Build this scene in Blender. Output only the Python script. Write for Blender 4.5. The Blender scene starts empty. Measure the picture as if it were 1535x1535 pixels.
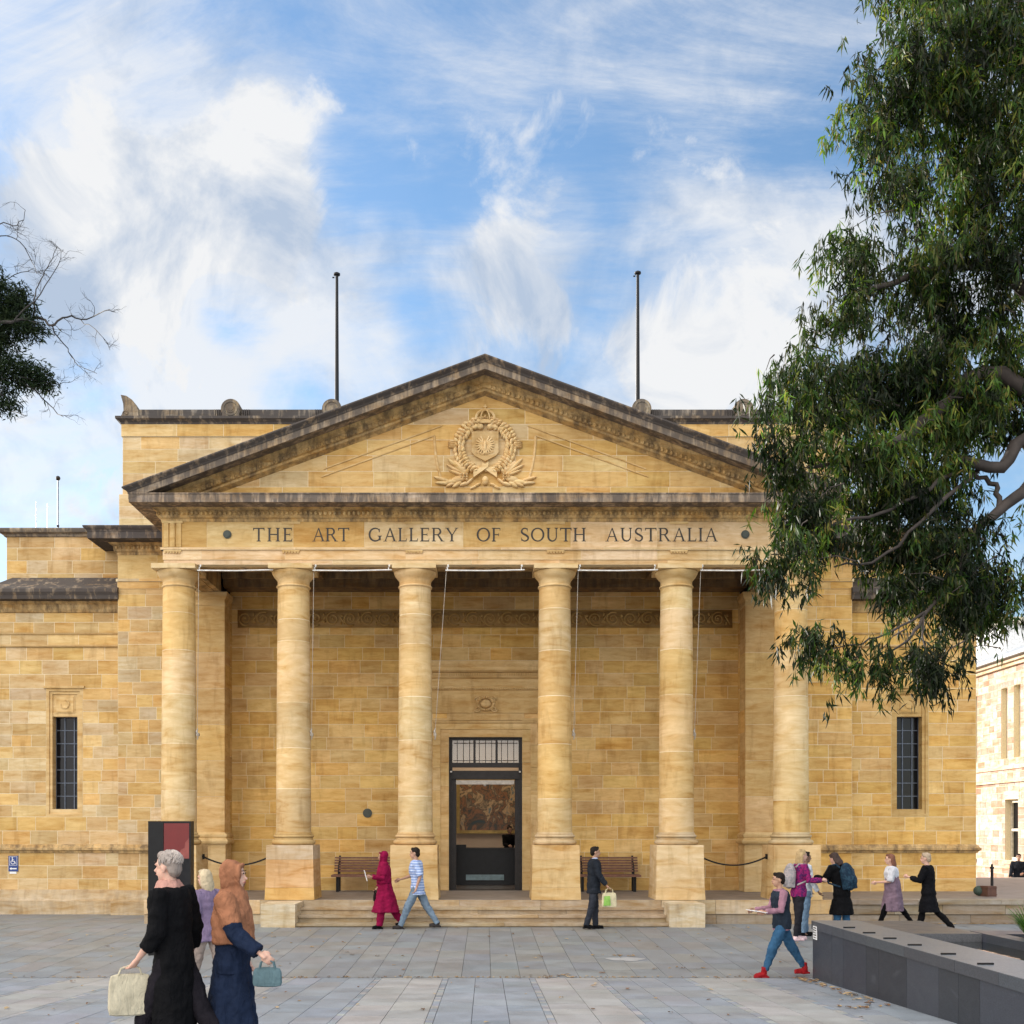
import bpy, math, random
import numpy as np
from mathutils import Vector, Matrix
R = math.radians
scn = bpy.context.scene
COL = scn.collection

# ---------------------------------------------------------------- camera
cd = bpy.data.cameras.new('camera'); cam = bpy.data.objects.new('camera', cd); COL.objects.link(cam)
cam.location = (0, -25, 1.576); cam.rotation_euler = (R(90), 0, 0)
cd.sensor_width = 36; cd.lens = 38.7; cd.shift_x = 0.0264; cd.shift_y = 0.311
cd.clip_end = 3000; cd.clip_start = 0.1
scn.camera = cam
scn.render.resolution_x = 1024; scn.render.resolution_y = 1024

# ---------------------------------------------------------------- sun, sky, exposure
SUN_DIR = Vector((-0.78, 0.62, 0.25)).normalized()       # towards the sun: behind the gallery, from the left
elev = math.asin(SUN_DIR.z); azim = math.atan2(SUN_DIR.x, SUN_DIR.y)
sd = bpy.data.lights.new('sun', 'SUN'); sd.energy = 4.5; sd.angle = R(0.6); sd.color = (1, 0.93, 0.84)
so = bpy.data.objects.new('sun', sd); COL.objects.link(so)
so.rotation_euler = (-SUN_DIR).to_track_quat('-Z', 'Y').to_euler()
so.location = (-30, 30, 40)
scn.view_settings.view_transform = 'Standard'; scn.view_settings.look = 'None'
scn.view_settings.gamma = 1; scn.view_settings.exposure = 0.9
W = bpy.data.worlds.new('World'); scn.world = W; W.use_nodes = True
wn = W.node_tree.nodes; wl = W.node_tree.links; wn.clear()
def wnode(t, **k):
    n = wn.new(t)
    for a, b in k.items(): setattr(n, a, b)
    return n
def wmath(op, a, b=None, clamp=False):
    n = wnode('ShaderNodeMath', operation=op); n.use_clamp = clamp
    for i, v in enumerate((a, b)):
        if v is None: continue
        if isinstance(v, (int, float)): n.inputs[i].default_value = v
        else: wl.new(v, n.inputs[i])
    return n.outputs[0]
out = wnode('ShaderNodeOutputWorld'); bg = wnode('ShaderNodeBackground')
bg.inputs['Strength'].default_value = 0.12
wl.new(bg.outputs[0], out.inputs[0])
sky = wnode('ShaderNodeTexSky'); sky.sky_type = 'NISHITA'; sky.sun_disc = False
sky.sun_elevation = elev; sky.sun_rotation = azim
sky.air_density = 1.0; sky.dust_density = 0.3; sky.ozone_density = 2.0; sky.altitude = 50
tc = wnode('ShaderNodeTexCoord')
nv = wnode('ShaderNodeVectorMath', operation='NORMALIZE'); wl.new(tc.outputs['Generated'], nv.inputs[0])
DIR = nv.outputs[0]
def pdir(px, py):
    return Vector(((px-727)/1650, 1, (1245-py)/1650)).normalized()
def blob(px, py, r0, r1):                                 # a cloud bank in one direction of the sky, radii in degrees
    d = wnode('ShaderNodeVectorMath', operation='DOT_PRODUCT'); wl.new(DIR, d.inputs[0]); d.inputs[1].default_value = pdir(px, py)
    m = wnode('ShaderNodeMapRange'); m.interpolation_type = 'SMOOTHSTEP'
    m.inputs['From Min'].default_value = math.cos(R(r1)); m.inputs['From Max'].default_value = math.cos(R(r0))
    wl.new(d.outputs['Value'], m.inputs['Value'])
    return m.outputs[0]
def wnoise(scale, detail, rough, dist, vec, mp=None, rot=None):
    if mp:
        q = wnode('ShaderNodeMapping'); q.inputs['Scale'].default_value = mp
        if rot: q.inputs['Rotation'].default_value = rot
        wl.new(vec, q.inputs['Vector']); vec = q.outputs[0]
    n = wnode('ShaderNodeTexNoise'); n.inputs['Scale'].default_value = scale; n.inputs['Detail'].default_value = detail
    n.inputs['Roughness'].default_value = rough; n.inputs['Distortion'].default_value = dist
    wl.new(vec, n.inputs['Vector'])
    return n.outputs['Fac']
sx = wnode('ShaderNodeSeparateXYZ'); wl.new(DIR, sx.inputs[0])
den = wmath('ADD', wmath('ABSOLUTE', sx.outputs[1]), 0.35)
cmb = wnode('ShaderNodeCombineXYZ'); wl.new(wmath('DIVIDE', sx.outputs[0], den), cmb.inputs[0]); wl.new(wmath('DIVIDE', sx.outputs[2], den), cmb.inputs[1]); wl.new(sx.outputs[1], cmb.inputs[2])
puff = wnoise(7.5, 12, 0.62, 0.45, DIR)
wisp = wnoise(2.3, 11, 0.66, 0.9, cmb.outputs[0], (1.0, 2.6, 1.0), (0, 0, R(-52)))
fibre = wnoise(6.5, 9, 0.68, 0.6, cmb.outputs[0], (1.0, 3.0, 1.0), (0, 0, R(-60)))
banks = [(270, 230, 1, 7, .44), (250, 370, 2, 9, .46), (425, 150, .3, 2.6, .30), (450, 390, 1, 5, .30), (120, 640, 2, 9, .30), (60, 250, 1, 6, .10),
         (800, 390, .5, 4.2, .42), (700, 480, 1, 5.5, .24), (1110, 480, 2, 8, .36), (980, 560, 1.5, 7, .28), (400, 560, 2, 8, .12), (960, 130, 1, 7, .10), (1130, 260, 1, 7, .10), (585, 345, .2, 1.8, .22), (740, 160, .3, 2.5, .16), (720, 620, 3, 12, .08)]
gaps = [(330, 60, .5, 5.5, .12), (530, 290, .5, 3.5, .08), (650, 300, .5, 3.5, .08), (870, 310, .5, 4.5, .10), (1240, 190, .5, 4, .12), (170, 110, 1, 4, .08), (600, 90, 1, 4.5, .06), (350, 475, .2, 2.6, .42), (440, 590, .2, 2.4, .22), (640, 480, .2, 2.2, .22), (900, 430, .2, 2.4, .22), (1020, 400, .2, 3, .18), (150, 560, .2, 2.4, .2), (600, 420, .2, 2, .16)]
acc = None
for b in banks:
    v = wmath('MULTIPLY', blob(*b[:4]), b[4]*.66); acc = v if acc is None else wmath('ADD', acc, v)
for b in gaps:
    acc = wmath('SUBTRACT', acc, wmath('MULTIPLY', blob(*b[:4]), b[4]))
d1 = wmath('ADD', wmath('MULTIPLY', puff, 1.5), acc)
d2 = wmath('ADD', wmath('ADD', wmath('MULTIPLY', wisp, 1.25), wmath('MULTIPLY', fibre, 0.45)), wmath('MULTIPLY', acc, 0.75))
def wramp(v, a, b, hi=1.0):
    m = wnode('ShaderNodeMapRange'); m.interpolation_type = 'SMOOTHSTEP'
    m.inputs['From Min'].default_value = a; m.inputs['From Max'].default_value = b; m.inputs['To Max'].default_value = hi
    wl.new(v, m.inputs['Value']); return m.outputs[0]
c1 = wramp(d1, 0.84, 1.16)
c2 = wmath('ADD', wmath('MULTIPLY', wramp(d2, 0.62, 1.14, 1.0), 0.84), 0.05)
mask = wmath('MAXIMUM', c1, c2)
shade = wnoise(8, 9, 0.6, 0.5, DIR)
cr = wnode('ShaderNodeValToRGB'); wl.new(shade, cr.inputs[0])
cr.color_ramp.elements[0].position = 0.38; cr.color_ramp.elements[0].color = (2.15, 2.6, 3.3, 1)
cr.color_ramp.elements[1].position = 0.56; cr.color_ramp.elements[1].color = (4.0, 4.05, 4.12, 1)
hs = wnode('ShaderNodeHueSaturation'); hs.inputs['Saturation'].default_value = 1.12; hs.inputs['Value'].default_value = 1.12
wl.new(sky.outputs[0], hs.inputs['Color'])
mx = wnode('ShaderNodeMixRGB'); wl.new(mask, mx.inputs[0]); wl.new(hs.outputs[0], mx.inputs[1]); wl.new(cr.outputs[0], mx.inputs[2])
# bright, slightly warm patch added to the unseen rear-left sky to light the facade
dt = wnode('ShaderNodeVectorMath', operation='DOT_PRODUCT'); wl.new(DIR, dt.inputs[0]); dt.inputs[1].default_value = Vector((-0.62, -0.62, 0.50)).normalized()
bk = wnode('ShaderNodeMapRange'); bk.interpolation_type = 'SMOOTHSTEP'; bk.inputs['From Min'].default_value = -0.05; bk.inputs['From Max'].default_value = 0.80
wl.new(dt.outputs['Value'], bk.inputs['Value'])
lit = wnode('ShaderNodeMixRGB'); wl.new(bk.outputs[0], lit.inputs[0]); wl.new(mx.outputs[0], lit.inputs[1]); lit.inputs[2].default_value = (12.6, 12.1, 11.6, 1)
wl.new(lit.outputs[0], bg.inputs['Color'])

# ---------------------------------------------------------------- measuring helper: a point at distance D that the photo shows at a pixel
def at(px, py, D):
    return Vector(((px-727)*D/1650, D-25, 1.576+(1245-py)*D/1650))

# ---------------------------------------------------------------- materials
def new_mat(name):
    m = bpy.data.materials.new(name); m.use_nodes = True
    nt = m.node_tree; b = nt.nodes['Principled BSDF']
    return m, nt, b
def N(nt, t, **k):
    n = nt.nodes.new(t)
    for a, b in k.items(): setattr(n, a, b)
    return n
def noise(nt, vec, scale, detail=4, rough=.55, dist=0, mp=None, rot=None):
    if mp or rot:
        q = N(nt, 'ShaderNodeMapping'); nt.links.new(vec, q.inputs['Vector']); q.inputs['Scale'].default_value = mp or (1, 1, 1)
        if rot: q.inputs['Rotation'].default_value = rot
        vec = q.outputs[0]
    n = N(nt, 'ShaderNodeTexNoise'); nt.links.new(vec, n.inputs['Vector'])
    n.inputs['Scale'].default_value = scale; n.inputs['Detail'].default_value = detail
    n.inputs['Roughness'].default_value = rough; n.inputs['Distortion'].default_value = dist
    return n.outputs['Fac']
def ramp(nt, v, stops, interp='LINEAR'):
    c = N(nt, 'ShaderNodeValToRGB'); nt.links.new(v, c.inputs[0]); c.color_ramp.interpolation = interp
    e = c.color_ramp.elements
    while len(e) < len(stops): e.new(0.5)
    for i, (p, col) in enumerate(stops):
        e[i].position = p; e[i].color = tuple(col)+(1,) if len(col) == 3 else col
    return c.outputs[0]
def mixc(nt, f, a, b, mode='MIX'):
    m = N(nt, 'ShaderNodeMixRGB', blend_type=mode)
    for i, v in enumerate((f, a, b)):
        if isinstance(v, (int, float)): m.inputs[i].default_value = v
        elif isinstance(v, tuple): m.inputs[i].default_value = v+(1,) if len(v) == 3 else v
        else: nt.links.new(v, m.inputs[i])
    return m.outputs[0]
def bump(nt, b, h, s, d=.01):
    n = N(nt, 'ShaderNodeBump'); n.inputs['Strength'].default_value = s; n.inputs['Distance'].default_value = d
    nt.links.new(h, n.inputs['Height']); nt.links.new(n.outputs[0], b.inputs['Normal'])
def attr(nt, name='tint'):
    a = N(nt, 'ShaderNodeAttribute'); a.attribute_name = name; return a.outputs['Color']
def plain(name, col, rough=.6, metal=0, spec=.5, nscale=8, namt=.25, bs=.2):
    m, nt, b = new_mat(name)
    o = N(nt, 'ShaderNodeTexCoord').outputs['Object']
    f = noise(nt, o, nscale, 5, .6)
    lo = tuple(c*(1-namt) for c in col); hi = tuple(min(1, c*(1+namt)) for c in col)
    nt.links.new(ramp(nt, f, [(.3, lo), (.7, hi)]), b.inputs['Base Color'])
    b.inputs['Roughness'].default_value = rough; b.inputs['Metallic'].default_value = metal
    b.inputs['Specular IOR Level'].default_value = spec
    if bs: bump(nt, b, noise(nt, o, nscale*6, 3), bs, .004)
    return m
def stone_mat(name, grime=0.0, vein=1.0, bsc=(1, 4.2, .5), amp=1.0, gcol=(.045, .042, .042), streak=(3.0, 3.0, .55), lo=.40, hi=.62):
    m, nt, b = new_mat(name)
    o = N(nt, 'ShaderNodeTexCoord').outputs['Object']; t = attr(nt)
    off = N(nt, 'ShaderNodeVectorMath', operation='MULTIPLY'); nt.links.new(t, off.inputs[0]); off.inputs[1].default_value = (47, 31, 83)
    ad = N(nt, 'ShaderNodeVectorMath', operation='ADD'); nt.links.new(o, ad.inputs[0]); nt.links.new(off.outputs[0], ad.inputs[1])
    v = ad.outputs[0]
    band = noise(nt, v, 1.3*bsc[0], 6, .58, bsc[2], (.8, .8, bsc[1]), (0, R(7), 0))
    fine = noise(nt, v, 3.2, 5, .65, .8, (.9, .9, 4.0), (0, R(-6), 0))
    t = mixc(nt, 1.0, t, (1.0, .955, .85), 'MULTIPLY')
    c = mixc(nt, 1.0, t, ramp(nt, band, [(.30, tuple(1-(1-q)*amp for q in (.80, .66, .45))), (.42, tuple(1-(1-q)*amp for q in (.96, .90, .80))), (.54, (1.02, 1.02, 1.02)), (.68, tuple(1-(1-q)*amp for q in (1.13, 1.17, 1.26)))]), 'MULTIPLY')
    c = mixc(nt, .55*vein, c, mixc(nt, 1.0, c, ramp(nt, fine, [(.35, (.82, .72, .56)), (.5, (1, 1, 1)), (.66, (1.10, 1.12, 1.16))]), 'MULTIPLY'))
    blotch = noise(nt, o, .9, 5, .6, .4)
    c = mixc(nt, 1.0, c, ramp(nt, blotch, [(.32, (.84, .80, .73)), (.6, (1.04, 1.04, 1.04))]), 'MULTIPLY')
    wst = noise(nt, o, 2.6, 5, .6, .2, (1.6, 1.6, .35))
    c = mixc(nt, 1.0, c, ramp(nt, wst, [(.30, (.80, .76, .70)), (.46, (1, 1, 1))]), 'MULTIPLY')
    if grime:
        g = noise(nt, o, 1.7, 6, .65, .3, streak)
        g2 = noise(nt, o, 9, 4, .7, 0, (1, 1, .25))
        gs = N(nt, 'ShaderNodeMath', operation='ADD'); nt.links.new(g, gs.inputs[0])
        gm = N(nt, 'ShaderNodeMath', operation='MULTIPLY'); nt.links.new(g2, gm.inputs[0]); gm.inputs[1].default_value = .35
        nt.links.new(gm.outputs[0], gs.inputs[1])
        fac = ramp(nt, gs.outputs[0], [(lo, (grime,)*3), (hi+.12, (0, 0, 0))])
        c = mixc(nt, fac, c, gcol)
    nt.links.new(c, b.inputs['Base Color']); b.inputs['Roughness'].default_value = .88
    b.inputs['Specular IOR Level'].default_value = .25
    bump(nt, b, noise(nt, v, 14, 6, .7, .3, (1, 1, 2.5)), .35, .012)
    return m
M = {}
M['stone'] = stone_mat('sandstone', amp=.85)
M['column'] = stone_mat('column_sandstone', vein=.4, bsc=(1.2, 3.4, .9), amp=1.0)
M['soiled_shaded'] = stone_mat('soiled_shaded_sandstone', .8, lo=.52, hi=.66, gcol=(.09, .065, .045))  # grime deepened to paint in the brown shade under the corona
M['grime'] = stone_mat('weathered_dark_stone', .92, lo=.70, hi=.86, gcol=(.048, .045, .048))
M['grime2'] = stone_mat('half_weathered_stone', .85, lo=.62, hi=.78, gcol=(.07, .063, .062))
M['base'] = stone_mat('step_stone', .35, lo=.4, hi=.6, gcol=(.16, .13, .11))
M['mortar'] = plain('mortar', (.72, .62, .42), .95, nscale=20, namt=.12, bs=0)
M['letter'] = plain('lead_lettering', (.035, .028, .022), .6, bs=0)
M['black'] = plain('black_metal', (.008, .008, .009), .45, .1, .3)
M['darkbronze'] = plain('bronze_frame', (.022, .019, .018), .42, .2, .3)
M['plaque'] = plain('dark_plaque', (.05, .06, .05), .5, .2)
M['white_metal'] = plain('white_metal', (.75, .75, .73), .4, .1, bs=0)
M['cable'] = plain('cable', (.42, .38, .33), .5, .2, bs=0)
M['timber'] = plain('bench_timber', (.17, .075, .045), .5, nscale=14, namt=.35)
M['cream'] = plain('lobby_wall', (.62, .5, .4), .8, nscale=2, namt=.05, bs=0)
M['lobby_floor'] = plain('lobby_floor', (.12, .1, .09), .3)
M['desk'] = plain('desk_black', (.008, .009, .012), .35, spec=.3)
M['gold'] = plain('gilt_frame', (.4, .27, .09), .4, .6)
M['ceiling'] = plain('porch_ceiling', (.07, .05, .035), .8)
M['blue_sign'] = plain('blue_sign', (.015, .045, .2), .4, bs=0, namt=.05)
M['white'] = plain('white_paint', (.8, .8, .8), .5, bs=0, namt=.04)
M['red_panel'] = plain('red_panel', (.15, .008, .008), .32, bs=0, namt=.08)
M['pink'] = plain('pale_print', (.24, .05, .04), .4, bs=0)
M['roof'] = plain('lead_roof', (.12, .12, .13), .6)
def glass_mat(name, tint=(.006, .007, .010), rough=.06):
    m, nt, b = new_mat(name); b.inputs['Base Color'].default_value = tint+(1,)
    b.inputs['Roughness'].default_value = rough; b.inputs['Specular IOR Level'].default_value = .22
    o = N(nt, 'ShaderNodeTexCoord').outputs['Object']
    bump(nt, b, noise(nt, o, 3, 2), .25, .02)
    return m
M['window_glass'] = glass_mat('window_glass')
def clear_glass():
    m, nt, b = new_mat('clear_pane'); nt.nodes.remove(b)
    t = N(nt, 'ShaderNodeBsdfTransparent'); t.inputs[0].default_value = (.8, .82, .82, 1)
    g = N(nt, 'ShaderNodeBsdfGlossy'); g.inputs['Roughness'].default_value = .03; g.inputs[0].default_value = (.8, .8, .8, 1)
    x = N(nt, 'ShaderNodeMixShader'); x.inputs[0].default_value = .07
    nt.links.new(t.outputs[0], x.inputs[1]); nt.links.new(g.outputs[0], x.inputs[2])
    nt.links.new(x.outputs[0], nt.nodes['Material Output'].inputs[0]); return m
M['clear'] = clear_glass()
def emit_mat(name, col, s):
    m, nt, b = new_mat(name); b.inputs['Emission Color'].default_value = col+(1,); b.inputs['Emission Strength'].default_value = s
    return m
def paving_mat():
    m, nt, b = new_mat('paving_slabs'); o = N(nt, 'ShaderNodeTexCoord').outputs['Object']; t = attr(nt)
    a = noise(nt, o, 2.2, 6, .6, .3); f = noise(nt, o, 60, 4, .7)
    c = mixc(nt, 1.0, t, ramp(nt, a, [(.3, (.80, .80, .80)), (.65, (1.1, 1.1, 1.1))]), 'MULTIPLY')
    c = mixc(nt, 1.0, c, ramp(nt, f, [(.3, (.85, .85, .85)), (.7, (1.12, 1.12, 1.12))]), 'MULTIPLY')
    st = noise(nt, o, 9, 5, .75, 1.0)
    c = mixc(nt, ramp(nt, st, [(.64, (0, 0, 0)), (.74, (.55, .55, .55))]), c, (.10, .09, .08))
    nt.links.new(c, b.inputs['Base Color'])
    nt.links.new(ramp(nt, a, [(.3, (.5, .5, .5)), (.7, (.72, .72, .72))]), b.inputs['Roughness'])
    b.inputs['Specular IOR Level'].default_value = .45
    bump(nt, b, f, .25, .004); return m
M['paving'] = paving_mat()
M['joint'] = plain('paving_joint', (.07, .065, .06), .9, bs=0)
M['asphalt'] = plain('street_ground', (.22, .215, .21), .9)
M['terrace'] = plain('terrace_stone', (.20, .17, .15), .55, nscale=2.5, namt=.25)
def granite():
    m, nt, b = new_mat('dark_granite'); o = N(nt, 'ShaderNodeTexCoord').outputs['Object']; t = attr(nt)
    f = noise(nt, o, 70, 4, .7); a = noise(nt, o, 1.6, 6, .7, .8, (1, 1.4, 2.5), (R(35), 0, 0))
    c = mixc(nt, 1.0, t, ramp(nt, f, [(.35, (.7, .7, .7)), (.65, (1.35, 1.35, 1.35))]), 'MULTIPLY')
    c = mixc(nt, ramp(nt, a, [(.58, (0, 0, 0)), (.72, (.35, .35, .35))]), c, (.11, .12, .14))
    nt.links.new(c, b.inputs['Base Color'])
    nt.links.new(ramp(nt, a, [(.3, (.30, .30, .30)), (.7, (.45, .45, .45))]), b.inputs['Roughness']); b.inputs['Specular IOR Level'].default_value = .32
    return m
M['granite'] = granite()
M['granite_skylit'] = plain('honed_granite_skylit', (.15, .16, .175), .38, nscale=30, namt=.2)  # sky light on the coping top painted in as a paler grey
def water():
    m, nt, b = new_mat('pool_water'); b.inputs['Base Color'].default_value = (.01, .014, .015, 1)
    b.inputs['Roughness'].default_value = .02; o = N(nt, 'ShaderNodeTexCoord').outputs['Object']
    bump(nt, b, noise(nt, o, 5, 3), .06, .02); return m
M['water'] = water()
def leaf_mat(name, trans=.35, rough=.42):
    m, nt, b = new_mat(name); t = attr(nt)
    nt.links.new(t, b.inputs['Base Color']); b.inputs['Roughness'].default_value = rough; b.inputs['Specular IOR Level'].default_value = .22
    tr = N(nt, 'ShaderNodeBsdfTranslucent')
    nt.links.new(mixc(nt, 1.0, t, (1.5, 1.7, .6), 'MULTIPLY'), tr.inputs[0])
    x = N(nt, 'ShaderNodeMixShader'); x.inputs[0].default_value = trans
    nt.links.new(b.outputs[0], x.inputs[1]); nt.links.new(tr.outputs[0], x.inputs[2])
    nt.links.new(x.outputs[0], nt.nodes['Material Output'].inputs[0]); return m
M['leaf'] = leaf_mat('eucalyptus_leaf', .35, .45)
M['leaf2'] = leaf_mat('feathery_leaf', .12, .7)
M['litter'] = leaf_mat('dry_leaf', .1, .8)
M['bark'] = plain('smooth_bark', (.045, .035, .03), .8, nscale=5, namt=.4)
M['twig'] = plain('dark_twig', (.035, .03, .028), .8, bs=0)

# ---------------------------------------------------------------- mesh builder
class MB:
    def __init__(s): s.v = []; s.f = []; s.m = []; s.c = []
    def face(s, pts, tint=(1, 1, 1), mi=0):
        n = len(s.v); s.v.extend(tuple(p) for p in pts); s.f.append(tuple(range(n, n+len(pts)))); s.m.append(mi); s.c.append(tint)
    def raw(s, verts, faces, tint=(1, 1, 1), mi=0):
        n = len(s.v); s.v.extend(tuple(p) for p in verts)
        for f in faces: s.f.append(tuple(i+n for i in f)); s.m.append(mi); s.c.append(tint)
    def box(s, x0, x1, y0, y1, z0, z1, tint=(1, 1, 1), mi=0):
        if x0 > x1: x0, x1 = x1, x0
        v = [(x0,y0,z0),(x1,y0,z0),(x1,y1,z0),(x0,y1,z0),(x0,y0,z1),(x1,y0,z1),(x1,y1,z1),(x0,y1,z1)]
        s.raw(v, [(0,3,2,1),(4,5,6,7),(0,1,5,4),(2,3,7,6),(1,2,6,5),(3,0,4,7)], tint, mi)
    def frustum(s, x0, x1, y0, y1, z0, z1, d, tint=(1, 1, 1), mi=0):      # box whose top is inset by d
        v = [(x0,y0,z0),(x1,y0,z0),(x1,y1,z0),(x0,y1,z0),(x0+d,y0+d,z1),(x1-d,y0+d,z1),(x1-d,y1-d,z1),(x0+d,y1-d,z1)]
        s.raw(v, [(0,3,2,1),(4,5,6,7),(0,1,5,4),(2,3,7,6),(1,2,6,5),(3,0,4,7)], tint, mi)
    def prism(s, poly, y0, y1, tint=(1, 1, 1), mi=0):                     # poly of (x, z), y0 nearer
        n = len(poly); a = sum(poly[i][0]*poly[(i+1) % n][1]-poly[(i+1) % n][0]*poly[i][1] for i in range(n))
        if a < 0: poly = poly[::-1]
        v = [(x, y0, z) for x, z in poly]+[(x, y1, z) for x, z in poly]
        f = [tuple(range(n)), tuple(range(2*n-1, n-1, -1))]+[(i, i+n, (i+1) % n+n, (i+1) % n) for i in range(n)]
        s.raw(v, f, tint, mi)
    def lathe(s, cx, cy, prof, n=32, tint=(1, 1, 1), mi=0, cap=True):
        v = []; f = []
        for r, z in prof:
            for k in range(n): a = 2*math.pi*k/n; v.append((cx+r*math.cos(a), cy+r*math.sin(a), z))
        for i in range(len(prof)-1):
            for k in range(n):
                k2 = (k+1) % n; f.append((i*n+k, i*n+k2, (i+1)*n+k2, (i+1)*n+k))
        if cap: f.append(tuple(range(n-1, -1, -1))); f.append(tuple((len(prof)-1)*n+k for k in range(n)))
        s.raw(v, f, tint, mi)
    def tube(s, pts, rad, n=8, tint=(1, 1, 1), mi=0, cap=True, flat=None):
        pts = [Vector(p) for p in pts]
        if isinstance(rad, (int, float)): rad = [rad]*len(pts)
        v = []; f = []; prev = None
        for i, p in enumerate(pts):
            d = (pts[min(i+1, len(pts)-1)]-pts[max(i-1, 0)])
            if d.length < 1e-9: d = Vector((0, 0, 1))
            d.normalize()
            if prev is None:
                u = d.cross(Vector((0, 0, 1)));
                if u.length < .05: u = d.cross(Vector((0, 1, 0)))
            else: u = prev-d*prev.dot(d)
            u.normalize(); w = d.cross(u); prev = u
            for k in range(n):
                a = 2*math.pi*k/n; q = p+(u*math.cos(a)+w*math.sin(a)*(flat or 1))*rad[i]; v.append(q)
        for i in range(len(pts)-1):
            for k in range(n):
                k2 = (k+1) % n; f.append((i*n+k, i*n+k2, (i+1)*n+k2, (i+1)*n+k))
        if cap: f.append(tuple(range(n-1, -1, -1))); f.append(tuple((len(pts)-1)*n+k for k in range(n)))
        s.raw(v, f, tint, mi)
    def ball(s, c, r, n=12, m=8, tint=(1, 1, 1), mi=0, mat=None):
        if isinstance(r, (int, float)): r = (r, r, r)
        v = [Vector((0, 0, -r[2]))]; f = []
        for i in range(1, m):
            t = math.pi*i/m
            for k in range(n): a = 2*math.pi*k/n; v.append(Vector((r[0]*math.sin(t)*math.cos(a), r[1]*math.sin(t)*math.sin(a), -r[2]*math.cos(t))))
        v.append(Vector((0, 0, r[2]))); L = len(v)-1
        for k in range(n): f.append((0, 1+(k+1) % n, 1+k)); f.append((L, L-n+k, L-n+(k+1) % n))
        for i in range(m-2):
            for k in range(n): a0 = 1+i*n; f.append((a0+k, a0+(k+1) % n, a0+n+(k+1) % n, a0+n+k))
        if mat is not None: v = [mat @ q for q in v]
        c = Vector(c); s.raw([q+c for q in v], f, tint, mi)
    def molding(s, path, prof, tint=(1, 1, 1), mi=0, closed=False):
        """profile (outward offset, z) swept with mitres along a plan path; outward is to the RIGHT of travel"""
        n = len(path); P = [Vector((p[0], p[1])) for p in path]; off = []
        for i in range(n):
            ds = []
            if i > 0 or closed: ds.append((P[i]-P[i-1]).normalized())
            if i < n-1 or closed: ds.append((P[(i+1) % n]-P[i]).normalized())
            ns = [Vector((d.y, -d.x)) for d in ds]
            if len(ns) == 1: off.append(ns[0])
            else:
                b = ns[0]+ns[1]; b = b/ b.dot(ns[0]) if abs(b.dot(ns[0])) > 1e-6 else ns[0]; off.append(b)
        v = []; m = len(prof)
        for i in range(n):
            for o, z in prof: q = P[i]+off[i]*o; v.append((q.x, q.y, z))
        f = []
        for i in range(n if closed else n-1):
            j = (i+1) % n
            for k in range(m-1): f.append((i*m+k, j*m+k, j*m+k+1, i*m+k+1))
        if not closed: f.append(tuple(range(m))[::-1]); f.append(tuple((n-1)*m+k for k in range(m)))
        s.raw(v, f, tint, mi)
    def build(s, name, mats, parent=None, smooth=False, remesh=None, sm_angle=None):
        me = bpy.data.meshes.new(name)
        me.from_pydata(s.v, [], s.f)
        if not isinstance(mats, (list, tuple)): mats = [mats]
        for m in mats: me.materials.append(M[m] if isinstance(m, str) else m)
        me.polygons.foreach_set('material_index', s.m)
        ca = me.color_attributes.new('tint', 'FLOAT_COLOR', 'CORNER')
        arr = np.ones((len(me.loops), 4), dtype=np.float32); tot = np.array([len(f) for f in s.f])
        arr[:, :3] = np.repeat(np.array(s.c, dtype=np.float32).reshape(-1, 3), tot, axis=0)
        ca.data.foreach_set('color', arr.ravel())
        if smooth: me.polygons.foreach_set('use_smooth', [True]*len(me.polygons))
        me.update()
        o = bpy.data.objects.new(name, me); COL.objects.link(o)
        if parent is not None: o.parent = parent
        if smooth and sm_angle:
            try: me.set_sharp_from_angle(angle=R(sm_angle))
            except Exception: pass
        if remesh:
            r = o.modifiers.new('r', 'REMESH'); r.mode = 'VOXEL'; r.voxel_size = remesh; r.use_smooth_shade = True
            q = o.modifiers.new('s', 'SMOOTH'); q.factor = .5; q.iterations = 3
        return o
def tag(o, label=None, cat=None, group=None, kind=None):
    for k, v in (('label', label), ('category', cat), ('group', group), ('kind', kind)):
        if v: o[k] = v
    return o
def empty(name, loc=(0, 0, 0), rz=0, label=None, cat=None, group=None, parent=None):
    o = bpy.data.objects.new(name, None); o.empty_display_size = .2; COL.objects.link(o); o.location = loc; o.rotation_euler = (0, 0, rz)
    if parent is not None: o.parent = parent
    return tag(o, label, cat, group)
def clone(o, parent=None, loc=None):
    c = o.copy(); COL.objects.link(c)
    if parent is not None: c.parent = parent
    if loc is not None: c.location = loc
    for ch in list(o.children): clone(ch, c)
    return c
rnd = random.Random(7)
def jit(c, a=.08):
    k = 1+rnd.uniform(-a, a); return tuple(max(.01, min(1, x*k*(1+rnd.uniform(-a*.35, a*.35)))) for x in c)
OCH = [(.56, .38, .16), (.61, .44, .22), (.58, .385, .15), (.63, .49, .28), (.52, .35, .14), (.62, .44, .20), (.60, .40, .17)]
LIGHT = [(.57, .44, .27), (.61, .50, .34), (.53, .39, .21), (.54, .45, .34), (.63, .52, .38), (.50, .36, .18), (.58, .39, .18), (.48, .40, .29), (.56, .41, .21)]
DEEP = [(.66, .43, .15), (.62, .405, .145), (.70, .48, .19), (.58, .38, .14), (.72, .52, .25), (.64, .42, .14), (.60, .44, .24)]
WALLC = [(.62, .43, .19), (.60, .405, .165), (.66, .47, .22), (.55, .39, .20), (.64, .45, .20), (.58, .43, .25), (.68, .51, .28)]
GREY = [(.40, .33, .25), (.46, .38, .29), (.36, .31, .25), (.42, .36, .30)]
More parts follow.
